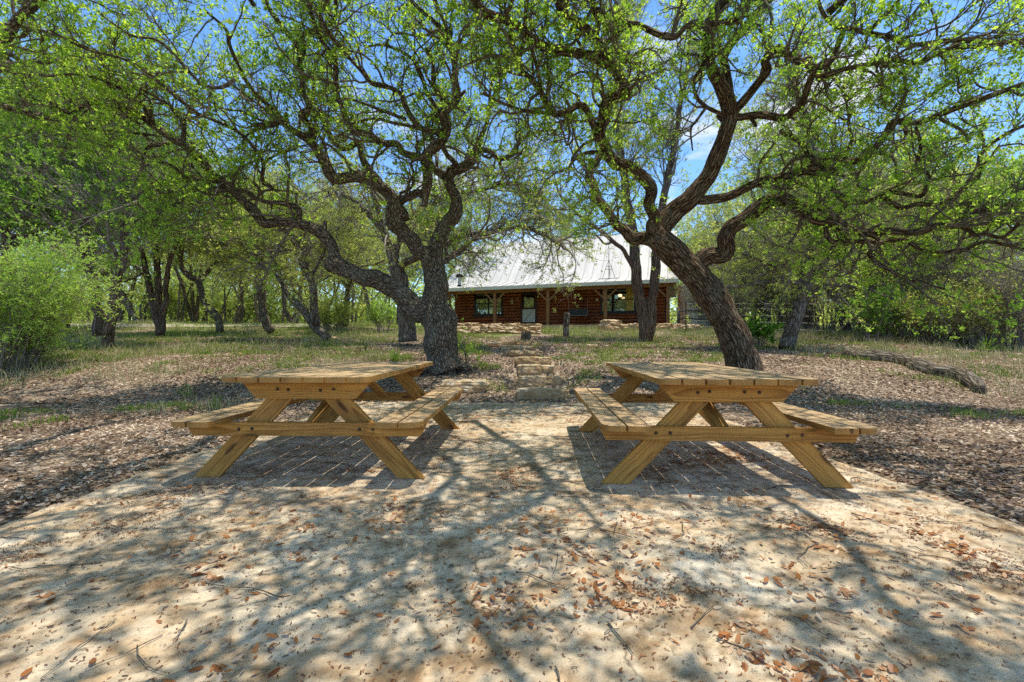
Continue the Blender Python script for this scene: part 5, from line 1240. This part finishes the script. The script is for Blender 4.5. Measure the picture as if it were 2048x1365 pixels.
def rail_fence(p0, p1, label):
    o = empty('rail_fence', (p0[0], p0[1], gz(*p0))); setp(o, label, 'fence'); L = math.hypot(p1[0] - p0[0], p1[1] - p0[1]); n = max(2, int(L / 2) + 1)
    for i in range(n):
        t = i / (n - 1); x = (p1[0] - p0[0]) * t; y = (p1[1] - p0[1]) * t; z = gz(p0[0] + x, p0[1] + y) - gz(*p0)
        mb = MB(); mb.tubes(np.array([[x, y, z - .1], [x + .02, y, z + .6], [x, y, z + 1.25]]), np.array([.09, .08, .075]), 8, cap=True, gnarl=.1); mb.build('fence_post', M['bark_grey'], o, smooth=True)
    for h in (.55, 1.0):
        mb = MB(); q = np.array([[(p1[0] - p0[0]) * t, (p1[1] - p0[1]) * t - .1, gz(p0[0] + (p1[0] - p0[0]) * t, p0[1] + (p1[1] - p0[1]) * t) - gz(*p0) + h + .03 * math.sin(t * 9)] for t in np.linspace(0, 1, 9)])
        mb.tubes(q, np.full(9, .05), 7, cap=True, gnarl=.15); mb.build('rail', M['bark_grey'], o, smooth=True)
rail_fence((9.6, 26.3), (12.6, 25.8), 'rough wooden rail fence in front of the water tank')
wf = empty('wire_fence', (10.0, 20.0, gz(10, 20))); setp(wf, 'wire fence on thin dark steel posts along the right thicket', 'fence')
fp = [(8.6, 22.5), (12.2, 20.2), (15.3, 17.4), (17.2, 13.8), (18.6, 10)]
bz = gz(10, 20)
for (x, y) in fp:
    mb = MB(); z = gz(x, y) - bz; mb.box(x - 10 - .02, x - 10 + .02, y - 20 - .02, y - 20 + .02, z - .1, z + 1.45); mb.build('fence_post', M['rust'], wf)
mb = MB()
for h in (.25, .55, .85, 1.15, 1.38):
    q = np.array([[x - 10, y - 20, gz(x, y) - bz + h] for x, y in fp]); mb.tubes(catmull(q, .8), np.full(len(catmull(q, .8)), .003), 4)
mb.build('wire', M['metal'], wf)

# ------------------------------------------------------------------ light, sky, camera
sun_dir = Vector((.205, -.06, 1.0)).normalized()       # toward the sun
el = math.asin(sun_dir.z); az = math.atan2(sun_dir.x, sun_dir.y)
ld = bpy.data.lights.new('sun', 'SUN'); ld.energy = 5.0; ld.angle = math.radians(.53); ld.color = (1.0, .91, .74)
lo_ = bpy.data.objects.new('sun', ld); col.objects.link(lo_); lo_.rotation_euler = sun_dir.to_track_quat('Z', 'Y').to_euler()
w = bpy.data.worlds.new('World'); sc.world = w; w.use_nodes = True; nt = w.node_tree; nt.nodes.clear()
out = nt.nodes.new('ShaderNodeOutputWorld'); bg = nt.nodes.new('ShaderNodeBackground'); bg.inputs[1].default_value = .15
sky = nt.nodes.new('ShaderNodeTexSky'); sky.sky_type = 'NISHITA'; sky.sun_disc = False; sky.sun_elevation = el; sky.sun_rotation = az; sky.ozone_density = 1.6; sky.dust_density = .6
tc = nt.nodes.new('ShaderNodeTexCoord'); sxyz = nt.nodes.new('ShaderNodeSeparateXYZ'); lk(nt, tc.outputs['Generated'], sxyz.inputs[0])
cn = noise(nt, mapping(nt, tc.outputs['Generated'], (1, 1, 2.6)), 3.2, 7, .6, .3)
cm = ramp(nt, cn.outputs[0], [(.53, (0, 0, 0)), (.68, (1, 1, 1))])
zen = ramp(nt, sxyz.outputs[2], [(.0, (1.25, 1.6, 1.8)), (.56, (1.1, 1.62, 1.95)), (.78, (.50, .44, .35)), (1, (.44, .36, .27))])
skc = mix(nt, 1.0, sky.outputs[0], zen, 'MULTIPLY')
cc = mix(nt, cm, skc, (7.0, 7.2, 7.6))
lk(nt, cc, bg.inputs[0]); lk(nt, bg.outputs[0], out.inputs[0])

cd = bpy.data.cameras.new('camera'); cam = bpy.data.objects.new('camera', cd); col.objects.link(cam)
cd.sensor_width = 36; cd.lens = 36 * F / 2048; cd.clip_start = .05; cd.clip_end = 3000
cam.location = (0, 0, H); cam.rotation_euler = (PI / 2, 0, 0); sc.camera = cam
sc.view_settings.view_transform = 'Standard'; sc.view_settings.look = 'None'; sc.view_settings.exposure = 0
sc.cycles.use_denoising = False
sc.cycles.use_adaptive_sampling = True; sc.cycles.adaptive_threshold = .02
sc.cycles.max_bounces = 5; sc.cycles.diffuse_bounces = 4; sc.cycles.transmission_bounces = 3; sc.cycles.glossy_bounces = 2; sc.cycles.caustics_reflective = False; sc.cycles.caustics_refractive = False
